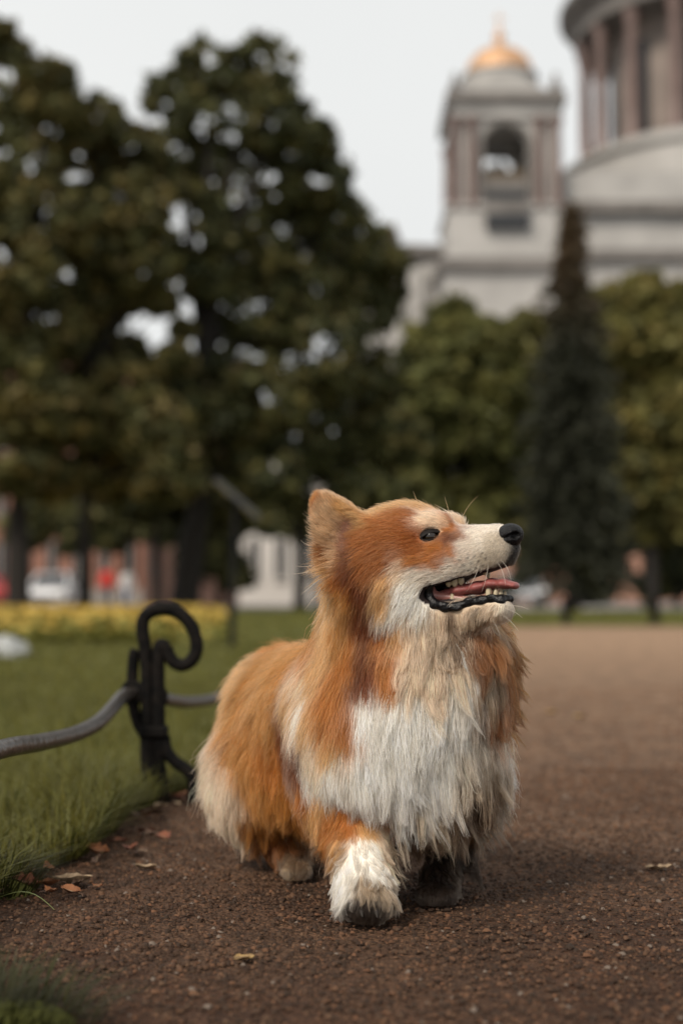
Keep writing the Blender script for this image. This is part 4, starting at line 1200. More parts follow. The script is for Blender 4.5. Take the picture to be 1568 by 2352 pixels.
# --- coat map: colour, length (mm), lie in the picture, lift, clumping
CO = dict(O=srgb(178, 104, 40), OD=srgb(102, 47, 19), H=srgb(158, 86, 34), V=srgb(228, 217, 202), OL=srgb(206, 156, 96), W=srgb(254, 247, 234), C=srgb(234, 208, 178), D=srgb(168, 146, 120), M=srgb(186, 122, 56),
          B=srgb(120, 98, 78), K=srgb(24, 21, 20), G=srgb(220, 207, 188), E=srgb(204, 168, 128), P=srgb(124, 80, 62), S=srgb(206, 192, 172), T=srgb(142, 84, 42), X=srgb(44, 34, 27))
AN = [
 # ear
 (725, 1146, 'O', 7, -.3, -1, 0.25, 0.1), (708, 1190, 'O', 7, -.4, -.8, 0.25, 0.1), (716, 1240, 'T', 9, -.5, -.4, 0.3, 0.2), (745, 1165, 'E', 8, -.5, -.8, 0.2, 0.2), (765, 1185, 'E', 17, -.6, -.7, 0.35, 0.5), (790, 1170, 'OL', 9, -.7, -.6, 0.25, 0.2),
 (795, 1215, 'P', 8, -.6, -.7, 0.2, 0.2), (800, 1255, 'P', 8, -.7, -.5, 0.2, 0.3), (760, 1230, 'E', 22, -.7, -.5, 0.4, 0.6), (740, 1270, 'T', 16, -.9, .1, 0.35, 0.4), (765, 1285, 'E', 32, -1, .2, 0.5, 0.7), (745, 1310, 'OL', 40, -1, .5, 0.55, 0.6), (775, 1325, 'O', 32, -.8, .7, 0.35, 0.5),
 # crown
 (835, 1190, 'OL', 22, -1, -.1, 0.3, 0.3), (870, 1172, 'OL', 20, -1, -.25, 0.3, 0.3), (915, 1158, 'OL', 17, -1, -.3, 0.3, 0.2), (960, 1152, 'OL', 16, -1, -.3, 0.3, 0.2), (1005, 1164, 'OL', 13, -1, -.45, 0.3, 0.2), (1040, 1185, 'C', 17, -.9, -.7, 0.4, 0.3), (1062, 1203, 'C', 13, -.8, -.6, 0.4, 0.3),
 (880, 1205, 'H', 21, -1, .05, 0.2, 0.3), (930, 1190, 'H', 16, -1, -.05, 0.2, 0.2), (985, 1185, 'C', 14, -.9, -.5, 0.25, 0.2), (1010, 1195, 'C', 12, -.8, -.5, 0.2, 0.2), (1030, 1212, 'O', 6, -1, -.1, 0.2, 0.1),
 (840, 1235, 'H', 29, -1, .15, 0.2, 0.35), (890, 1240, 'H', 20, -1, .2, 0.18, 0.3), (940, 1225, 'H', 14, -1, .12, 0.18, 0.2), (950, 1252, 'H', 14, -1, .4, 0.18, 0.2), (1000, 1256, 'O', 7, -1, .35, 0.18, 0.1), (1035, 1235, 'OD', 6, -1, .3, 0.18, 0.1), (1058, 1228, 'T', 5, -1, .3, 0.18, 0.1), (1040, 1262, 'O', 6, -1, .4, 0.18, 0.1), (1000, 1280, 'O', 12, -1, .45, 0.18, 0.15), (960, 1285, 'O', 16, -1, .5, 0.18, 0.2),
 (900, 1280, 'H', 23, -.9, .5, 0.2, 0.3), (855, 1280, 'H', 31, -.8, .6, 0.22, 0.4), (815, 1300, 'OD', 39, -.7, .75, 0.25, 0.5),
 # muzzle; lower half greyed for whisker fur and for shading put into colour
 (1080, 1220, 'V', 4, -1, .1, 0.16, 0), (1110, 1208, 'V', 4, -1, .1, 0.16, 0), (1135, 1212, 'V', 3, -1, .1, 0.16, 0), (1060, 1252, 'V', 5, -1, .3, 0.16, 0), (1100, 1245, 'V', 4, -1, .25, 0.16, 0), (1130, 1250, 'S', 3, -1, .35, 0.16, 0), (1070, 1285, 'V', 6, -1, .4, 0.16, 0.1), (1110, 1280, 'S', 5, -.9, .5, 0.18, 0.1), (1135, 1283, 'S', 5, -.9, .6, 0.2, 0.1), (1148, 1266, 'S', 4, -.9, .4, 0.2, 0.1), (1155, 1278, 'S', 4, -.8, .6, 0.2, 0.1), (1120, 1296, 'S', 5, -.8, .7, 0.2, 0.2), (1090, 1300, 'V', 6, -.9, .6, 0.2, 0.1),
 (1030, 1290, 'V', 8, -1, .45, 0.16, 0.1), (1010, 1325, 'V', 13, -.9, .6, 0.2, 0.2), (1050, 1318, 'V', 8, -.8, .7, 0.25, 0.3), (1085, 1314, 'S', 7, -.6, .9, 0.3, 0.4), (1105, 1318, 'K', 5, -.5, .9, 0.25, 0.2), (1130, 1308, 'K', 4, -.5, .9, 0.25, 0.2), (1155, 1296, 'K', 3, -.4, .9, 0.2, 0.1), (1172, 1282, 'K', 3, 0, 1, 0.2, 0.1), (1180, 1262, 'K', 3, 0, 1, 0.2, 0.1),
 # cheek
 (970, 1320, 'V', 17, -1, .55, 0.18, 0.2), (925, 1310, 'C', 21, -.9, .6, 0.2, 0.3), (890, 1325, 'OL', 26, -.7, .8, 0.4, 0.55), (880, 1365, 'OL', 34, -.5, 1, 0.4, 0.55), (920, 1360, 'W', 29, -.6, 1, 0.4, 0.55), (955, 1370, 'W', 23, -.6, 1, 0.4, 0.55), (960, 1405, 'W', 26, -.4, 1, 0.4, 0.55), (900, 1405, 'W', 36, -.35, 1, 0.4, 0.55), (1000, 1420, 'C', 21, -.3, 1, 0.25, 0.4), (1035, 1418, 'B', 17, -.3, 1, 0.3, 0.7), (1060, 1420, 'C', 18, -.3, 1, 0.3, 0.7), (1090, 1413, 'C', 16, -.3, 1, 0.3, 0.7), (1110, 1418, 'D', 16, -.2, 1, 0.3, 0.7), (1130, 1410, 'C', 14, -.1, 1, 0.3, 0.6), (1155, 1400, 'G', 8, .2, 1, 0.3, 0.5),
 # neck
 (835, 1340, 'OD', 34, -.4, .9, 0.25, 0.5), (800, 1350, 'M', 38, -.6, .9, 0.3, 0.55), (770, 1375, 'OL', 42, -.6, 1, 0.35, 0.5), (755, 1420, 'OL', 42, -.4, 1, 0.3, 0.5), (830, 1400, 'OD', 42, -.1, 1, 0.22, 0.5), (790, 1430, 'M', 45, -.2, 1, 0.25, 0.5), (860, 1430, 'OD', 42, 0, 1, 0.22, 0.5), (885, 1450, 'O', 40, .05, 1, 0.22, 0.5), (915, 1450, 'OL', 36, 0, 1, 0.25, 0.6), (940, 1455, 'C', 32, .05, 1, 0.28, 0.7),
 (755, 1490, 'OL', 46, -.3, 1, 0.25, 0.5), (800, 1500, 'O', 50, -.1, 1, 0.22, 0.5), (845, 1500, 'OD', 50, 0, 1, 0.2, 0.55), (890, 1510, 'O', 50, .05, 1, 0.22, 0.55), (735, 1540, 'OL', 44, -.3, 1, 0.25, 0.5), (712, 1560, 'C', 42, -.35, 1, 0.25, 0.5), (780, 1560, 'O', 52, -.1, 1, 0.22, 0.5), (840, 1550, 'OD', 40, .05, 1, .22, .6), (900, 1555, 'O', 38, .1, 1, .25, .6), (850, 1597, 'W', 52, .12, 1, .25, .6),
 (930, 1510, 'C', 44, .05, 1, 0.28, 0.85), (960, 1480, 'C', 40, .05, 1, 0.3, 0.85), (1000, 1460, 'D', 34, 0, 1, 0.3, 0.85), (960, 1550, 'C', 50, .1, 1, 0.3, 0.9), (1000, 1510, 'C', 46, .1, 1, 0.3, 0.9), (1050, 1470, 'B', 36, .1, 1, 0.3, 0.85), (1040, 1520, 'C', 48, .15, 1, 0.3, 0.9), (1090, 1500, 'T', 44, .25, 1, 0.3, 0.85), (1120, 1465, 'T', 52, .5, .9, 0.42, 0.86), (1150, 1490, 'T', 52, .6, .85, 0.42, 0.86), (1165, 1540, 'T', 52, .6, .9, 0.42, 0.86), (1160, 1600, 'T', 52, .5, .9, 0.42, 0.86),
 (1000, 1570, 'C', 48, .1, 1, 0.3, 0.9), (1060, 1570, 'W', 48, .15, 1, 0.3, 0.9), (1115, 1555, 'D', 48, .25, 1, 0.3, 0.9), (1120, 1620, 'T', 50, .25, 1, 0.3, 0.8),
 # bib
 (720, 1620, 'OL', 48, -.25, 1, 0.25, 0.5), (705, 1600, 'W', 42, -.3, 1, 0.22, 0.5), (755, 1600, 'O', 50, -.1, 1, 0.22, 0.5), (800, 1630, 'O', 46, .05, 1, 0.22, 0.5), (725, 1690, 'C', 58, -.12, 1, 0.22, 0.6), (770, 1680, 'OL', 56, -.05, 1, 0.22, 0.6), (808, 1668, 'O', 38, .1, 1, .22, .5), (715, 1740, 'W', 60, -.12, 1, 0.22, 0.65), (775, 1730, 'W', 64, 0, 1, 0.22, 0.65), (835, 1730, 'W', 60, .1, 1, 0.22, 0.65),
 (840, 1620, 'W', 55, .2, 1, 0.25, 0.6), (880, 1650, 'W', 60, .1, 1, .22, .6), (895, 1605, 'W', 55, .1, 1, .25, .6), (935, 1605, 'W', 55, .1, 1, .25, .6), (930, 1640, 'W', 60, .05, 1, 0.22, 0.6), (985, 1640, 'W', 60, .05, 1, 0.22, 0.6), (1040, 1640, 'W', 60, .08, 1, 0.22, 0.65), (1090, 1660, 'G', 58, .12, 1, 0.22, 0.7), (1140, 1680, 'G', 52, .2, 1, 0.25, 0.7),
 (880, 1720, 'W', 58, .05, 1, 0.22, 0.65), (940, 1720, 'W', 60, .05, 1, 0.22, 0.65), (1000, 1720, 'W', 60, .05, 1, 0.22, 0.7), (1060, 1720, 'G', 66, .08, 1, 0.22, 0.8), (1110, 1730, 'D', 62, .12, 1, 0.25, 0.85),
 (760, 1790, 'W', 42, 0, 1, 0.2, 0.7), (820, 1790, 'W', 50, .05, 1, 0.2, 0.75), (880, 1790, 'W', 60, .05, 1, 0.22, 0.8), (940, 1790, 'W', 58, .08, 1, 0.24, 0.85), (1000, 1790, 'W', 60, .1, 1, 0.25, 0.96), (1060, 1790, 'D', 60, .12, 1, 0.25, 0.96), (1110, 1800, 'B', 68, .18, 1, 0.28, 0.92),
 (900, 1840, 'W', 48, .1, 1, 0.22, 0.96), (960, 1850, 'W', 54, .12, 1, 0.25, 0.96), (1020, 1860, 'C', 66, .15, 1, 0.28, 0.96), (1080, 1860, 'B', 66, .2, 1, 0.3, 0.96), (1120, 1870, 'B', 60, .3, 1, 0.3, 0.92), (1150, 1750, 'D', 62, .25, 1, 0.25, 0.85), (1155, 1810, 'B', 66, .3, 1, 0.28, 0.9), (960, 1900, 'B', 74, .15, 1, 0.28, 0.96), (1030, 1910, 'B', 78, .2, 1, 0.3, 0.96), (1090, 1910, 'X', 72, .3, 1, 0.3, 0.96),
 # flank; shoulder crease darkened and left rim highlight lightened in the coat colour
 (700, 1440, 'O', 38, -.7, .3, 0.36, 0.64), (640, 1455, 'O', 38, -.9, .4, 0.41, 0.64), (580, 1490, 'OL', 42, -.8, .7, 0.43, 0.64), (530, 1550, 'OL', 45, -.7, .9, 0.43, 0.64), (620, 1540, 'M', 45, -.5, 1, 0.36, 0.64), (690, 1520, 'M', 45, -.45, 1, 0.36, 0.64), (500, 1620, 'OL', 50, -.5, 1, 0.43, 0.64), (560, 1620, 'M', 50, -.35, 1, 0.36, 0.64), (630, 1620, 'M', 50, -.25, 1, 0.36, 0.64), (690, 1590, 'OL', 47, -.35, 1, 0.36, 0.64), (665, 1660, 'OD', 45, -.05, 1, 0.32, 0.64), (690, 1720, 'OD', 47, 0, 1, 0.32, 0.64), (640, 1720, 'O', 52, -.05, 1, 0.35, 0.64), (580, 1710, 'M', 52, -.15, 1, 0.38, 0.64), (500, 1710, 'C', 54, -.3, 1, 0.43, 0.64),
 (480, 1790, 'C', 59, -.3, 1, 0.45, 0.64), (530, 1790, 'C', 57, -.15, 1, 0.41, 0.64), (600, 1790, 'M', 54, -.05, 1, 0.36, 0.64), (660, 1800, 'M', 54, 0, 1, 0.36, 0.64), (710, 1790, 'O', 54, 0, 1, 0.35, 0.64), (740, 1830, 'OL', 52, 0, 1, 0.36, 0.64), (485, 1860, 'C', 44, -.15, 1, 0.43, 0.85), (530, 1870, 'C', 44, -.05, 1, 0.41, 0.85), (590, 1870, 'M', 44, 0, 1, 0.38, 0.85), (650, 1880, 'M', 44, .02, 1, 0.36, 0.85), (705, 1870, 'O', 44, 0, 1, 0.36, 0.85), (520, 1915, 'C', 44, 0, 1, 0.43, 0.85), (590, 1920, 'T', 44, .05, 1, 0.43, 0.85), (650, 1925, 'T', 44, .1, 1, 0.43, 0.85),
 # right foreleg
 (770, 1860, 'O', 32, -.3, 1, 0.26, 0.5), (810, 1860, 'O', 18, 0, 1, 0.25, 0.35), (850, 1860, 'O', 14, .1, 1, 0.22, 0.35), (760, 1910, 'O', 30, -.6, .9, 0.35, 0.6), (800, 1910, 'O', 14, -.1, 1, 0.2, 0.4), (840, 1905, 'OL', 12, .1, 1, 0.2, 0.4), (875, 1915, 'C', 16, .3, 1, 0.22, 0.6), (780, 1945, 'OL', 22, -.5, 1, 0.3, 0.9), (815, 1950, 'W', 17, -.1, 1, 0.18, 0.9), (850, 1950, 'W', 19, .15, 1, 0.18, 0.9), (885, 1965, 'C', 20, .4, 1, 0.28, 0.9), (785, 1990, 'W', 28, -.4, 1, 0.28, 0.9), (825, 2000, 'W', 19, -.05, 1, 0.18, 0.9), (865, 2005, 'W', 20, .25, 1, 0.2, 0.9), (790, 2040, 'W', 30, -.4, 1, 0.3, 0.9), (840, 2040, 'D', 17, 0, 1, 0.2, 0.9), (880, 2045, 'D', 18, .25, 1, 0.25, 0.9), (830, 2072, 'X', 10, -.1, 1, 0.25, 0.8), (870, 2072, 'X', 10, .1, 1, 0.25, 0.8), (850, 2092, 'X', 5, 0, 1, 0.2, 0.5), (805, 2085, 'X', 9, -.3, 1, 0.25, 0.7),
 # hind paw and left foreleg, whose under-chest shade is put into the coat colour
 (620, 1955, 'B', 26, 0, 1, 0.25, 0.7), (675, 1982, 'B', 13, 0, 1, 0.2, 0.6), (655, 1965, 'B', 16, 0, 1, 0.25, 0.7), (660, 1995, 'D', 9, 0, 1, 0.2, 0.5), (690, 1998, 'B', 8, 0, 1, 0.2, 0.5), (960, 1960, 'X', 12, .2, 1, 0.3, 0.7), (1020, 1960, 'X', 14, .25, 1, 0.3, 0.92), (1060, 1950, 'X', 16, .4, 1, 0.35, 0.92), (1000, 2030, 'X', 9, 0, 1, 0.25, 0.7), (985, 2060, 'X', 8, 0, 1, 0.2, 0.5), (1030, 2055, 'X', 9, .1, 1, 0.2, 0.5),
]
aP, aN, aC, aL, aD, aLift, aClp = [], [], [], [], [], [], []
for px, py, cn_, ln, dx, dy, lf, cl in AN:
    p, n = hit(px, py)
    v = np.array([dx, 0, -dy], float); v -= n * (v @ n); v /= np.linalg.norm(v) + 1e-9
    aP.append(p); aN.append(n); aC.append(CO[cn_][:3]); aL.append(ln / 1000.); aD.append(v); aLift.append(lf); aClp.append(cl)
n0 = len(aP)
for i in range(n0):            # the far side of the dog wears the same coat, mirrored
    px, py = AN[i][0], AN[i][1]
    head = py < 1430
    C0, M0 = (HC, HL) if head else (RUMP, BR)
    p = aP[i] - 2 * ((aP[i] - C0) @ M0) * M0
    loc, n, _, dist = bvh.find_nearest(Vector(p))
    loc = np.array(loc); n = np.array(n)
    if dist > .05: continue
    if min(np.linalg.norm(loc - aP[j]) for j in range(n0)) < .028: continue
    v = aD[i] - 2 * (aD[i] @ M0) * M0; v -= n * (v @ n); v /= np.linalg.norm(v) + 1e-9
    aP.append(loc); aN.append(n); aC.append(aC[i]); aL.append(aL[i]); aD.append(v); aLift.append(aLift[i]); aClp.append(aClp[i])
aP, aN, aC, aL, aD, aLift, aClp = map(np.array, (aP, aN, aC, aL, aD, aLift, aClp))

def wnoise(P, s, seed, amp):
    r = np.random.default_rng(seed); out = np.zeros_like(P)
    for k in range(6):
        d = r.normal(size=3); d /= np.linalg.norm(d); w = r.normal(size=3)
        out += np.sin((P @ d)[:, None] * s * r.uniform(.6, 1.6) + r.uniform(0, 6.28)) * w
    return out * amp / 2.5
def coat(P, N, warp=.006):
    Pw = P + wnoise(P, 190, 5, warp) + wnoise(P, 520, 6, warp * .45)
    C = np.zeros((len(P), 3)); L = np.zeros(len(P)); Dv = np.zeros((len(P), 3)); Lf = np.zeros(len(P)); Cl = np.zeros(len(P))
    for s in range(0, len(P), 20000):
        e = min(len(P), s + 20000)
        d2 = ((Pw[s:e, None, :] - aP[None]) ** 2).sum(-1) + (.022 ** 2) * ((N[s:e, None, :] - aN[None]) ** 2).sum(-1)
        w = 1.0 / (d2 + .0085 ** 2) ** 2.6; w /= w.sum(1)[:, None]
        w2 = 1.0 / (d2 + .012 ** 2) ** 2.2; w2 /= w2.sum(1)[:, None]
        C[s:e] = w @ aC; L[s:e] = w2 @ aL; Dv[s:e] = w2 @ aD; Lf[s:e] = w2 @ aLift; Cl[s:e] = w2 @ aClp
    return C, L, Dv, Lf, Cl

# --- skin colours on the body mesh
md = mouth_d(V)
skinC, skinL, _, _, _ = coat(V[::1], NV)
skin = skinC * .85
inm = md < .0045
skin[inm] = (.020, .012, .011)
DOG = empty('dog', (float(RUMP[0]), float(RUMP[1]), 0.0))
tag(DOG, 'fluffy orange and white long haired corgi walking, head raised, mouth open', 'dog')
ORG = np.array([RUMP[0], RUMP[1], 0.0])
bme = mesh_from('body', V - ORG, Fq, smooth=True); set_col(bme, skin)
body = obj('body', bme, attr_mat('dog_skin', .7, spec=.3), DOG)

# --- the lip line, laid on the surface
def side_pt(px, py, off):      # a point on the plane through the muzzle axis, moved along the head's width by off
    p = W(px, py, 1.8); ray = nrm(p - np.array([0, 0, CAM_H])); k = ((MZ0 - p) @ HL) / (ray @ HL)
    return p + ray * k + HL * off
LIPL = [(996, 1338, .0225, .0040), (985, 1350, .0245, .0060), (984, 1370, .0245, .0068), (996, 1387, .0235, .0078), (1020, 1395, .0215, .0080), (1050, 1393, .0185, .0070), (1078, 1384, .0160, .0066), (1105, 1378, .0145, .0066), (1130, 1377, .0130, .0072), (1150, 1377, .0095, .0076), (1164, 1376, .0030, .0066)]
LIP = []
for px, py, o, r_ in LIPL:
    h_, _ = hit(px, py); lat = (h_ - MZ0) @ HL
    lat = min(max(o, lat - .0028), o + .020)
    # slide along the viewing ray to that lateral distance
    p = W(px, py, 1.8); ray = nrm(p - np.array([0, 0, CAM_H])); p = p + ray * (((MZ0 - p) @ HL + lat) / (ray @ HL))
    LIP.append((p, r_ * .78))
def seg_d(P, a, b): ba = b - a; t = np.clip((P - a) @ ba / (ba @ ba), 0, 1); return np.linalg.norm(P - a - t[:, None] * ba, axis=1)
def lip_d(P):
    return np.minimum.reduce([seg_d(P, a, b) - (ra + rb) / 2 for (a, ra), (b, rb) in zip(LIP[:-1], LIP[1:])])
# --- fur
def fur(total):
    r = np.random.default_rng(77)
    A = .5 * np.linalg.norm(np.cross(V[Fq[:, 2]] - V[Fq[:, 0]], V[Fq[:, 3]] - V[Fq[:, 1]]), axis=1)
    fc = V[Fq].mean(1)
    fl = skinL[Fq].mean(1)
    wgt = A * np.clip(.020 / np.maximum(fl, .004), .62, 3.2)
    wgt[mouth_d(fc) < .0035] = 0
    wgt[lip_d(fc) < .0012] = 0
    for e, sg_ in ((EYE, 1), (EYE2, -1)):
        o_ = eye_out(sg_); f1 = nrm(HF - o_ * (HF @ o_) + HU * .25); u1 = nrm(np.cross(o_, f1)); dq = fc - e - f1 * .003
        wgt[((dq @ f1) / .0185) ** 2 + ((dq @ u1) / .0088) ** 2 + ((dq @ o_) / .02) ** 2 < 1] = 0
    wgt[np.linalg.norm(fc - W(1168, 1232, 1.757), axis=1) < .0165] = 0
    cs = np.cumsum(wgt); fi = np.searchsorted(cs, r.random(total) * cs[-1]); fi = np.minimum(fi, len(Fq) - 1)
    u, v = r.random((total, 1)), r.random((total, 1))
    q = Fq[fi]
    bl = lambda a: (a[q[:, 0]] * (1 - u) + a[q[:, 1]] * u) * (1 - v) + (a[q[:, 3]] * (1 - u) + a[q[:, 2]] * u) * v
    P = bl(V); N = bl(NV); N /= np.linalg.norm(N, axis=1)[:, None]
    C, L, Dv, Lf, Cl = coat(P, N)
    T = Dv - N * (Dv * N).sum(1)[:, None]; T /= np.linalg.norm(T, axis=1)[:, None] + 1e-9
    K = 7
    n = total
    # low-frequency swirl of the coat plus single-hair scatter
    T = T + wnoise(P, 70, 8, .22) + r.normal(0, .10, (n, 3))
    T -= N * (T * N).sum(1)[:, None] * .8; T /= np.linalg.norm(T, axis=1)[:, None]
    Ls = L * (.52 + .62 * r.random(n) ** .8) * (1 + .45 * (r.random(n) < .05))
    Lf = np.clip(np.maximum(Lf, np.interp(L, [.004, .012], [.30, .22])) * r.uniform(.7, 1.4, n) * np.where(r.random(n) < .12, 1.7, 1.0), .08, .85)
    isC = np.zeros(n, bool)
    cents = [r.choice(n, min(m_, n // 12), replace=False) for m_ in (34000, 10000, 3300)]
    for ci in cents[1:]: Ls[ci] = L[ci] * r.uniform(1.0, 1.22, len(ci))
    d0 = T * (1 - Lf)[:, None] + N * Lf[:, None]; d0 /= np.linalg.norm(d0, axis=1)[:, None]
    d1 = T + N * (Lf * .18)[:, None] + np.array([0, 0, -.35]) * np.clip(L / .05, 0, 1.2)[:, None]; d1 /= np.linalg.norm(d1, axis=1)[:, None]
    pts = np.zeros((n, K, 3)); pts[:, 0] = P - N * np.clip(L * .04, 0, .001)[:, None]
    for k in range(1, K):
        t = (k - .5) / (K - 1)
        d = d0 * (1 - t) + d1 * t; d /= np.linalg.norm(d, axis=1)[:, None]
        pts[:, k] = pts[:, k - 1] + d * (Ls / (K - 1))[:, None]
    # clumps: two sizes of lock
    tone = np.ones(n)
    for ci, (frac, amp, pw, tv) in zip(cents, ((34000, .55, 1.2, .04), (10000, .70, 1.5, .05), (3300, 1.0, 1.0, .16))):
        m = len(ci)
        kd = KDTree(m)
        for j, i in enumerate(ci): kd.insert(P[i] + N[i] * .012, j)
        kd.balance()
        own = np.array([kd.find(p)[1] for p in (P + N * .012)])
        c = ci[own]
        dist = np.linalg.norm(P - P[c], axis=1)
        same = (N * N[c]).sum(1) > .3
        s = Cl * amp * same * (dist < .016)
        if frac < 5000: s = np.clip((Cl - .52) / .36, 0, 1) * .95 * same * (dist < .022)
        lk = r.normal(0, 1, (m, 3))[own] * (Ls * (.16 if frac < 5000 else .10))[:, None]            # each lock leans its own way
        ctr = pts.copy(); jit = np.where(r.random(n) < .14, r.random(n) * .5, r.uniform(.82, 1, n))
        for k in range(1, K):
            t = k / (K - 1)
            tt = np.clip(t * Ls / Ls[c], 0, 1); q_ = tt * (K - 1); i0 = np.minimum(q_.astype(int), K - 2); fr = (q_ - i0)[:, None]
            tgt = ctr[c, i0] * (1 - fr) + ctr[c, i0 + 1] * fr + lk * (tt ** 2)[:, None]
            pts[:, k] += (tgt - pts[:, k]) * (s * tt ** pw * jit)[:, None]
        tone *= 1 + tv * r.normal(0, 1, m)[own] * np.clip(Cl * 1.3, .3, 1)
    # gentle wave and frizz
    ph = r.random((n, 1)) * 6.28; side = np.cross(T, N)
    for k in range(1, K):
        t = k / (K - 1)
        pts[:, k] += side * (np.sin(ph[:, 0] + t * 5.0) * .035 * Ls * t)[:, None] + r.normal(0, .018, (n, 3)) * Ls[:, None] * t
    pts[:, :, 2] = np.maximum(pts[:, :, 2], .002)
    hair = np.clip(1 + .20 * r.normal(0, 1, n), .5, 1.5)
    col = np.clip(C * (tone * hair)[:, None], 0.005, .95)
    rad = np.interp(L, [.003, .012, .03, .07], [.00013, .00016, .00019, .00022]) * r.uniform(.8, 1.2, n)
    # whisker rows: dark specks on the muzzle
    for px, py in ((1062, 1285), (1078, 1280), (1094, 1276), (1110, 1270), (1070, 1297), (1086, 1292), (1102, 1287), (1118, 1281), (1080, 1307), (1096, 1302), (1112, 1296)):
        sp_, _ = hit(px, py); col[np.linalg.norm(P - sp_, axis=1) < .0017] *= .42
    # damp tips: muddy on the ruff, breast and skirts
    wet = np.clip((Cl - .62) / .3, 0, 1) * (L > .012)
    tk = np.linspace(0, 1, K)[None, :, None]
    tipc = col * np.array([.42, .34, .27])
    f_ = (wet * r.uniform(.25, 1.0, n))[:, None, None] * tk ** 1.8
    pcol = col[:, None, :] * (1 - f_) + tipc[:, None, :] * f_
    return pts, pcol, rad, L
NF = 400000
pts, fcol, frad, fL = fur(NF)

def hair_obj(name, pts, col, rad, material, parent, tip=.25):
    n, K = pts.shape[:2]
    hc = bpy.data.hair_curves.new(name)
    hc.add_curves([K] * n)
    hc.attributes['position'].data.foreach_set('vector', (pts - ORG).astype(np.float32).ravel())
    ra = hc.attributes.get('radius') or hc.attributes.new('radius', 'FLOAT', 'POINT')
    t = np.linspace(0, 1, K)
    prof = np.where(t < .55, 1.0, 1.0 - (1 - tip) * (t - .55) / .45)
    ra.data.foreach_set('value', (rad[:, None] * prof[None]).astype(np.float32).ravel())
    if col.ndim == 2: col = np.repeat(col[:, None, :], K, 1)
    ca = hc.attributes.new('col', 'FLOAT_COLOR', 'POINT')
    c4 = np.ones((n * K, 4), np.float32); c4[:, :3] = col.reshape(-1, 3)
    ca.data.foreach_set('color', c4.ravel())
    o = bpy.data.objects.new(name, hc); COL.objects.link(o); hc.materials.append(material); o.parent = parent
    return o
def m_fur():
    m = bpy.data.materials.new('dog_fur'); m.use_nodes = True; t = m.node_tree
    for nd in list(t.nodes): t.nodes.remove(nd)
    out = t.nodes.new('ShaderNodeOutputMaterial'); a = t.nodes.new('ShaderNodeAttribute'); a.attribute_name = 'col'
    h = t.nodes.new('ShaderNodeBsdfHairPrincipled'); h.model = 'CHIANG'; h.parametrization = 'COLOR'
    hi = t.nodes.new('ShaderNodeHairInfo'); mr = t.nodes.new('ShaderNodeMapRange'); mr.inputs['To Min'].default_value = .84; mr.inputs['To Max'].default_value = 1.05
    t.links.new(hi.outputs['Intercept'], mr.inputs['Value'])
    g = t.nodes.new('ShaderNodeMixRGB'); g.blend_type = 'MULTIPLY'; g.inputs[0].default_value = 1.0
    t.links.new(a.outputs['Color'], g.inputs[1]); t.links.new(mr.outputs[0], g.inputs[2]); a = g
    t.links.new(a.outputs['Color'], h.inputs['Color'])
    h.inputs['Roughness'].default_value = .42; h.inputs['Radial Roughness'].default_value = .55; h.inputs['Coat'].default_value = 0.0
    h.inputs['Random Roughness'].default_value = .2
    d = t.nodes.new('ShaderNodeBsdfDiffuse'); t.links.new(a.outputs['Color'], d.inputs['Color'])
    mxs = t.nodes.new('ShaderNodeMixShader'); mxs.inputs[0].default_value = .45
    t.links.new(h.outputs[0], mxs.inputs[1]); t.links.new(d.outputs[0], mxs.inputs[2])
    t.links.new(mxs.outputs[0], out.inputs['Surface'])
    return m
M_FUR = m_fur()
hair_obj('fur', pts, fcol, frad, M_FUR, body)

# --- whiskers, brow hairs and stray ear hairs
wk = []
def stray(px, py, ex, ey, dd=0.0, bend=(0, 0), col='W'):
    p, n = hit(px, py); e = W(ex, ey, p[1] + dd); mid = (p + e) / 2 + np.array([bend[0], 0, bend[1]])
    wk.append(([(1 - t) ** 2 * p + 2 * t * (1 - t) * mid + t * t * e for t in np.linspace(0, 1, 7)], CO[col][:3]))
stray(1058, 1205, 1097, 1139, -.01, (-.008, .002), 'OL'); stray(1035, 1190, 1020, 1140, 0, (0, 0), 'OL'); stray(962, 1160, 948, 1128, 0, (0, 0), 'OL')
for px, py, ex, ey in ((1150, 1395, 1200, 1420), (1140, 1405, 1190, 1450), (1155, 1390, 1215, 1400), (1120, 1412, 1150, 1470), (1100, 1300, 1070, 1360), (1120, 1295, 1105, 1360), (1140, 1290, 1160, 1345), (1148, 1285, 1172, 1330)):
    stray(px, py, ex, ey, -.015, (.004, .003), 'G')
for px, py, ex, ey in ((745, 1300, 668, 1318), (740, 1320, 690, 1365), (735, 1290, 680, 1300), (750, 1330, 700, 1400), (728, 1255, 690, 1240), (760, 1360, 715, 1440), (765, 1380, 722, 1470), (750, 1345, 712, 1380)):
    stray(px, py, ex, ey, .0, (-.004, -.006), 'C')
wp = np.array([w_[0] for w_ in wk]); hair_obj('whiskers', wp, np.array([w_[1] for w_ in wk]), np.full(len(wk), .00022), M_FUR, body)

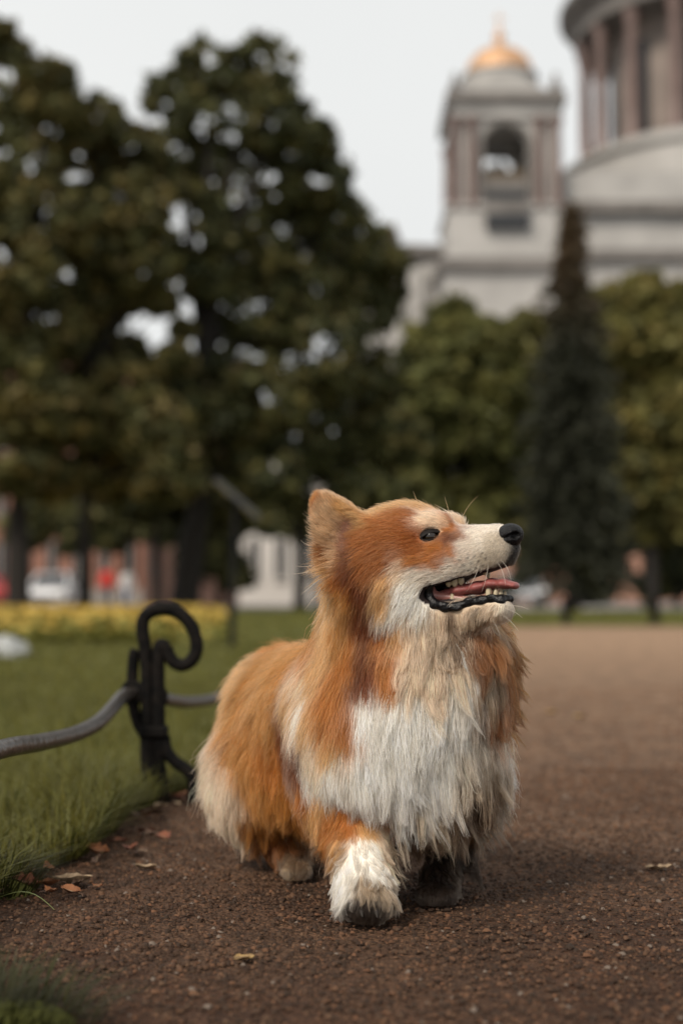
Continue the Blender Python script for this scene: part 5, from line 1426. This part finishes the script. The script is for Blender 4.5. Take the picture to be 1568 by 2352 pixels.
# --- wet locks that hang free of the coat: breast fringe, ruff tips, leg feathering
lk_p, lk_c = [], []
def lock(px, py, ex, ey, colr, dd=0.0, n=16, spread=7, wave=.006):
    p0, _ = hit(px, py); tip = W(ex, ey, p0[1] + dd); c0 = np.array(CO[colr][:3]) * rl_.uniform(.75, 1.15)
    sag = np.array([0, -.004, -.006]); ph = rl_.uniform(0, 6.28); sd = nrm(np.cross(tip - p0, [0, 1, 0]))
    for _ in range(n):
        r0 = p0 + rl_.normal(0, 1, 3) * np.array([spread, 3, spread]) * .00055
        tp = p0 + (tip - p0) * rl_.uniform(.7, 1.0); tp = tp + rl_.normal(0, .0009, 3)
        mid = (r0 + tp) / 2 - sag * rl_.uniform(.3, 1.3)
        q_ = []
        for t in np.linspace(0, 1, 7):
            q_.append((1 - t) ** 2 * r0 + 2 * t * (1 - t) * mid + t * t * tp + sd * math.sin(ph + t * 7) * wave * t * (1.2 - t))
        lk_p.append(q_); cc = np.clip(c0 * rl_.uniform(.8, 1.2), 0, .95)
        lk_c.append([cc * (1 - .45 * t) for t in np.linspace(0, 1, 7)])
rl_ = np.random.default_rng(515)
for k in range(34):
    x = rl_.uniform(905, 1125); f_ = (x - 905) / 220
    y = rl_.uniform(1835, 1885)
    lock(x, y, x + rl_.uniform(5, 25) + 45 * f_, y + rl_.uniform(75, 125), ['W', 'C', 'D', 'B', 'B'][min(4, int(f_ * 4 + rl_.random() * 1.3))], rl_.uniform(-.02, .01))
for k in range(30):
    y = rl_.uniform(1455, 1660); x = 1150 + 25 * math.sin((y - 1440) / 220 * 3.1) + rl_.uniform(-25, 8)
    lock(x, y, x + rl_.uniform(25, 62), y + rl_.uniform(35, 85), ['T', 'OD', 'T', 'O'][k % 4], rl_.uniform(-.005, .02))
for k in range(16):
    y = rl_.uniform(1900, 2030); x = rl_.uniform(768, 790)
    lock(x, y, x - rl_.uniform(8, 38), y + rl_.uniform(35, 75), 'M' if y < 1945 else 'C', .005, 10, 5)
for k in range(14):
    y = rl_.uniform(1890, 2020); x = rl_.uniform(878, 895)
    lock(x, y, x + rl_.uniform(12, 60), y + rl_.uniform(35, 80), 'C' if k % 2 else 'D', .008, 9, 5)
for k in range(26):
    x = rl_.uniform(500, 730); y = rl_.uniform(1885, 1915)
    lock(x, y, x + rl_.uniform(-12, 16), y + rl_.uniform(40, 72), 'C' if x < 545 else ['T', 'B', 'OD'][k % 3], .0, 12, 7)
for k in range(26):      # throat and ruff: leaf-shaped damp locks
    x = rl_.uniform(935, 1110); y = rl_.uniform(1450, 1585)
    lock(x, y, x + rl_.uniform(-8, 28), y + rl_.uniform(50, 85), ['C', 'W', 'C', 'D'][k % 4], -.012, 22, 9, .004)
hair_obj('fur_fringe', np.array(lk_p), np.array(lk_c), np.full(len(lk_p), .00021), M_FUR, body)

# --- nose
def sdf_part(name, build, lo, hi, h, material, parent, smooth_=True):
    F_ = Field(lo, hi, h); build(F_); v, f_ = F_.mesh()
    return obj(name, mesh_from(name, v - ORG, f_, smooth_), material, parent)
M_NOSE = simple('nose_leather', (.006, .0056, .006), .45, noise=.3, nscale=350, bump=.35, spec=.22)
NC = W(1168, 1232, 1.757)
def b_nose(F_):
    F_.ell(NC, (.0165, .0190, .0150), HAX, .004)
    F_.ell(NC + HF * .004 + HU * .003, (.0140, .0165, .0120), HAX, .004)
    for s in (1, -1):
        a = NC + HF * .0085 + HL * s * .0115 - HU * .0005
        F_.ell(a + HF * .004, (.0055, .0050, .0042), HAX, .003, 'sub')
        F_.cone(a + HF * .001 + HL * s * .003, a - HF * .010 + HL * s * .008 - HU * .003, .0026, .0016, .003, 'sub')
    F_.cone(NC + HF * .018 + HU * .004, NC + HF * .014 - HU * .018, .0010, .0010, .002, 'sub')
sdf_part('nose', b_nose, NC - .04, NC + .04, .0009, M_NOSE, DOG)
# --- eyes
def m_eye():
    m, t, b = new_mat('eye'); b.inputs['Base Color'].default_value = (.012, .007, .004, 1); b.inputs['Roughness'].default_value = .05; b.inputs['Coat Weight'].default_value = .3; b.inputs['Coat Roughness'].default_value = .05
    return m
M_EYE = m_eye(); M_LID = simple('dark_eyelid', (.009, .007, .006), .6, spec=.15)
for e, sgn in ((EYE, 1), (EYE2, -1)):
    out = eye_out(sgn)
    fw = nrm(HF - out * (HF @ out)); up = nrm(np.cross(out, fw) * (1 if np.cross(out, fw)[2] > 0 else -1))
    tilt = R(14); fw2 = fw * math.cos(tilt) + up * math.sin(tilt); up2 = up * math.cos(tilt) - fw * math.sin(tilt)
    q = MB(); q.lathe([(.0100 * math.sin(a), -.0100 * math.cos(a)) for a in np.linspace(.001, math.pi - .001, 17)], e - ORG, 24)
    q.build('eyeball', M_EYE, DOG, smooth=True)
    def b_lid(F_, e=e, out=out, fw2=fw2, up2=up2):
        F_.ell(e, (.0185, .0100, .0108), [fw2, up2, out], .002); F_.cone(e + fw2 * .012 + out * .004, e + fw2 * .024 + out * .003, .0050, .0026, .004)
        # almond opening
        def fn(X, Y, Z):
            x, y, z = X - e[0], Y - e[1], Z - e[2]
            a = x * fw2[0] + y * fw2[1] + z * fw2[2]; b = x * up2[0] + y * up2[1] + z * up2[2]; c = x * out[0] + y * out[1] + z * out[2]
            b = b + .0008; h_ = .0033 * (1 - (a / .0125) ** 2)
            return np.maximum(np.abs(b) - h_, -c)
        F_.comb(fn, e - .03, e + .03, .0012, 'sub')
    sdf_part('eyelid', b_lid, e - .022, e + .022, .0009, M_LID, DOG)
# --- mouth: tongue, teeth, lips
def m_tongue():
    m, t, b = new_mat('tongue'); b.inputs['Base Color'].default_value = (.28, .080, .072, 1); b.inputs['Roughness'].default_value = .38; b.inputs['Subsurface Weight'].default_value = .25; b.inputs['Subsurface Radius'].default_value = (.01, .003, .002); b.inputs['Subsurface Scale'].default_value = .3
    ns = t.nodes.new('ShaderNodeTexNoise'); ns.inputs['Scale'].default_value = 500; bp = t.nodes.new('ShaderNodeBump'); bp.inputs['Strength'].default_value = .25; bp.inputs['Distance'].default_value = .001
    t.links.new(ns.outputs['Fac'], bp.inputs['Height']); t.links.new(bp.outputs[0], b.inputs['Normal'])
    return m
def b_tongue(F_):
    tp = [(1020, 1366, 1.815, .0065), (1060, 1356, 1.803, .0075), (1100, 1350, 1.790, .0075), (1130, 1341, 1.780, .0062), (1158, 1341, 1.770, .0055), (1182, 1345, 1.762, .0045)]
    for a, b in zip(tp[:-1], tp[1:]): F_.cone(W(*a[:3]), W(*b[:3]), a[3], b[3], .006, 'add', (HL, 2.6))
    F_.cone(W(1040, 1349, 1.808), W(1170, 1330, 1.766), .0022, .0018, .004, 'sub', (HL, 1.0))
tl = W(1100, 1345, 1.79)
sdf_part('tongue', b_tongue, tl - np.array([.07, .06, .03]), tl + np.array([.07, .06, .03]), .0011, m_tongue(), DOG)
M_TOOTH = simple('tooth', (.50, .41, .27), .35)
for px, py, ht, rr, dz, off in ((1128, 1362, .0140, .0036, 1, .0115), (1143, 1362, .006, .0030, 1, .009), (1153, 1364, .005, .0026, 1, .006), (1161, 1366, .0045, .0022, 1, .003), (1046, 1372, .006, .0032, 1, .0125),
                                 (1066, 1334, .0060, .0040, -1, .0125), (1052, 1336, .0075, .0046, -1, .014), (1039, 1339, .0055, .0042, -1, .0145), (1118, 1306, .009, .0032, -1, .010), (1112, 1308, .012, .003, -1, -.012), (1128, 1363, .014, .0034, 1, -.012)):
    b = side_pt(px, py, off); q = MB()
    ax_ = nrm(np.array([.08, 0, dz * 1.0]))
    q.tube([b - ax_ * .003 - ORG, b + ax_ * ht * .35 - ORG, b + ax_ * ht * .75 - ORG, b + ax_ * ht - ORG], [rr, rr, rr * .65, rr * .18], 9); q.build('tooth', M_TOOTH, DOG, smooth=True)
M_LIP = simple('black_lip', (.005, .0045, .005), .32, noise=.4, nscale=160, bump=.35, spec=.3)
def b_lip(F_):
    far = [(p - 2 * ((p - MZ0) @ HL) * HL, r_) for p, r_ in LIP]
    for Q in (LIP, far):
        for (a, ra), (b, rb) in zip(Q[:-1], Q[1:]): F_.cone(a, b, ra, rb, .003)
    # scalloped folds
    for i, (p, r_) in enumerate(LIP[3:-1]): F_.ell(p + HL * .004 + HU * (.004 if i % 2 else -.003), (.006, .0022, .0026), HAX, .003)
lc = side_pt(1075, 1375, 0)
sdf_part('lower_lip', b_lip, lc - np.array([.085, .10, .04]), lc + np.array([.085, .10, .04]), .0013, M_LIP, DOG)
def b_gum(F_):
    F_.cone(side_pt(1005, 1368, .012), side_pt(1075, 1378, .008), .006, .005, .004); F_.cone(side_pt(1000, 1352, .014), side_pt(1004, 1372, .014), .0045, .005, .004)
sdf_part('gum', b_gum, lc - .075, lc + np.array([.05, .075, .05]), .0014, simple('gum_pink', (.30, .12, .10), .35), DOG)
# --- claws and pads
M_CLAW = simple('claw', (.03, .025, .021), .7, spec=.2)
for px, py, dd in ((803, 2086, 1.769), (830, 2094, 1.748), (864, 2095, 1.746), (889, 2087, 1.762)):
    p = W(px, py, dd); q = MB(); q.tube(spline([p + np.array([0, .008, .004]) - ORG, p - ORG, p + np.array([.001, -.006, -.005]) - ORG], 3), [.0030, .0030, .0028, .0026, .002, .0014, .0008], 8); q.build('claw', M_CLAW, DOG, smooth=True)
def b_pad(F_):
    for px, py, dd, rr in ((838, 2102, 1.762, .009), (866, 2102, 1.761, .009), (852, 2096, 1.770, .012)): F_.ell(W(px, py, dd), (rr, rr, rr * .7), k=.005)
pc = W(850, 2098, 1.76); sdf_part('paw_pad', b_pad, pc - .05, pc + .05, .0016, simple('pad_leather', (.012, .011, .011), .6), DOG)
# ------------------------------------------------------------------ fallen leaves
def leaf_mesh(L, Wd, curl, seed, lobes=0):
    r = np.random.default_rng(seed); nu, nv = 9, 5
    Vv = []
    for i in range(nu):
        t = i / (nu - 1)
        w = Wd * (math.sin(math.pi * min(1, t * .96 + .02)) ** .75) * (1 + (.22 * math.sin(t * 19 + seed) if lobes else .05 * math.sin(t * 23)))
        for j in range(nv):
            s = (j / (nv - 1) - .5) * 2
            x = (t - .5) * L; y = s * w / 2
            z = curl * (abs(s) ** 1.6) * w * .55 + curl * .5 * L * (t - .5) ** 2 * 1.6 + .0012 * math.sin(9 * t + 4 * s + seed) + .0006 * (1 - abs(s))
            Vv.append((x, y, z))
    Fv = [(i * nv + j, i * nv + j + 1, (i + 1) * nv + j + 1, (i + 1) * nv + j) for i in range(nu - 1) for j in range(nv - 1)]
    V_ = np.array(Vv); V_[:, 2] -= V_[:, 2].min()
    me = mesh_from('blade', V_, Fv, True)
    return me
def leaf_mat(nm, c1, c2):
    m = simple(nm, c1, .75, noise=.35, nscale=90, bump=.4)
    rp = [n for n in m.node_tree.nodes if n.type == 'VALTORGB'][0]
    rp.color_ramp.elements[1].color = tuple(c2) + (1,)
    return m
LM = dict(tan=leaf_mat('tan_leaf', (.22, .14, .075), (.40, .29, .18)), orange=leaf_mat('orange_leaf', (.17, .058, .02), (.30, .115, .04)), rust=leaf_mat('rust_leaf', (.10, .03, .015), (.20, .062, .026)), brown=leaf_mat('brown_leaf', (.06, .030, .018), (.12, .065, .038)), ochre=leaf_mat('ochre_leaf', (.26, .15, .05), (.42, .27, .10)))
def fallen(x, y, L, Wd, curl, rz, tone, seed, label, tilt=0.0, z=0.0):
    o = empty('fallen_leaf', (x, y, z + .001)); tag(o, label, 'leaf', 'leaves fallen on the ground')
    o.rotation_euler = (tilt, tilt * .5, rz)
    obj('blade', leaf_mesh(L, Wd, curl, seed, seed % 2), LM[tone], o)
    q = MB(); q.tube([(-L * .5, 0, .0025), (-L * .66, .002, .004), (-L * .8, .006, .003)], [.0009, .0008, .0007], 5); q.build('stalk', LM['brown'], o)
    q = MB(); q.tube([(-L * .48, 0, .0035), (0, 0, .0028), (L * .45, 0, .004)], [.0008, .0006, .0003], 4); q.build('midrib', LM['tan'], o)
single = [
 (165, 2034, .058, .026, .9, .15, 'tan', 'curled tan leaf lying at the grass edge of the gravel'),
 (225, 2040, .020, .014, .5, 1.2, 'orange', 'small orange leaf tucked against the curled tan leaf'),
 (560, 2206, .024, .017, .4, .4, 'ochre', 'small ochre leaf alone on open gravel in front of the paw'),
 (1512, 1999, .042, .016, .7, .2, 'tan', 'narrow tan leaf alone on bare gravel right of the dog'),
 (335, 1996, .034, .014, .8, -.2, 'tan', 'thin pale curled leaf on the gravel behind the curled tan leaf'),
 (270, 1936, .036, .020, .5, .3, 'rust', 'dark rust leaf beyond the edge of the grass'),
 (232, 1962, .018, .012, .4, 1.0, 'ochre', 'tiny ochre leaf by the long grass at the path edge'),
]
for i, (px, py, L, Wd, cu, rz, tn, lb) in enumerate(single):
    g = ground_pt(px, py); fallen(g[0], g[1], L, Wd, cu, rz, tn, 100 + i, lb)
rl = np.random.default_rng(91)
tones = ['rust', 'orange', 'brown', 'rust', 'orange', 'brown', 'tan']
for i in range(46):          # drift of leaves along the lawn edge
    y = rl.uniform(1.9, 3.15) if i < 36 else rl.uniform(2.7, 3.4); x = float(edge_x(y)) + rl.normal(.055, .035)
    tn = tones[rl.integers(len(tones))]
    nm = {'rust': 'rust red', 'orange': 'orange brown', 'brown': 'dark brown', 'tan': 'pale tan'}[tn]
    fallen(x, y, rl.uniform(.020, .042), rl.uniform(.014, .026), rl.uniform(.2, .9), rl.uniform(0, 6.28), tn, 200 + i, f'{nm} leaf in the drift along the lawn edge', rl.normal(0, .25), rl.uniform(.002, .010))
g = ground_pt(400, 1822); fallen(g[0], g[1], .045, .03, .8, .5, 'tan', 301, 'pale cupped leaf at the foot of the scroll post', .3, .004)
for px, py in ((1265, 1640), (1330, 1650)):
    g = ground_pt(px, py); fallen(g[0], g[1], .05, .035, .5, .3, 'ochre', 310 + px, 'blurred ochre leaf far out on the open path')
# dry stem curling out of the grass by the post
st = [W(475, 1768, 3.02), W(452, 1795, 2.98), W(425, 1822, 2.92), W(395, 1842, 2.88), W(372, 1838, 2.90)]
st = [np.array([p[0], p[1], max(p[2], .004)]) for p in st]
o = empty('dry_stem', (st[-1][0], st[-1][1], 0)); tag(o, 'thin dark dry stem arching between the scroll post and the dog', 'stem')
q = MB(); q.tube(spline([p - np.array([st[-1][0], st[-1][1], 0]) for p in st], 6), .003, 7); q.build('stalk', LM['brown'], o, smooth=True)
g0, g1 = ground_pt(0, 2068), ground_pt(125, 2098)
o = empty('straw', (g0[0], g0[1], 0)); tag(o, 'single long grass blade lying flat on the gravel', 'grass')
v_, f_ = [], []
for i, t in enumerate(np.linspace(0, 1, 9)):
    c = (g1 - g0) * t + np.array([0, .012 * math.sin(t * 3), .004 + .012 * math.sin(math.pi * t)]); w = .0022 * (1 - t * .8)
    v_ += [c + np.array([.2 * w, w, 0]), c + np.array([0, 0, .0008]), c - np.array([.2 * w, w, 0])]
    if i: b = 3 * i; f_ += [(b - 3, b - 2, b + 1, b), (b - 2, b - 1, b + 2, b + 1)]
obj('blade', mesh_from('blade', v_, f_, True), simple('grass_green', (.12, .14, .04), .5), o)
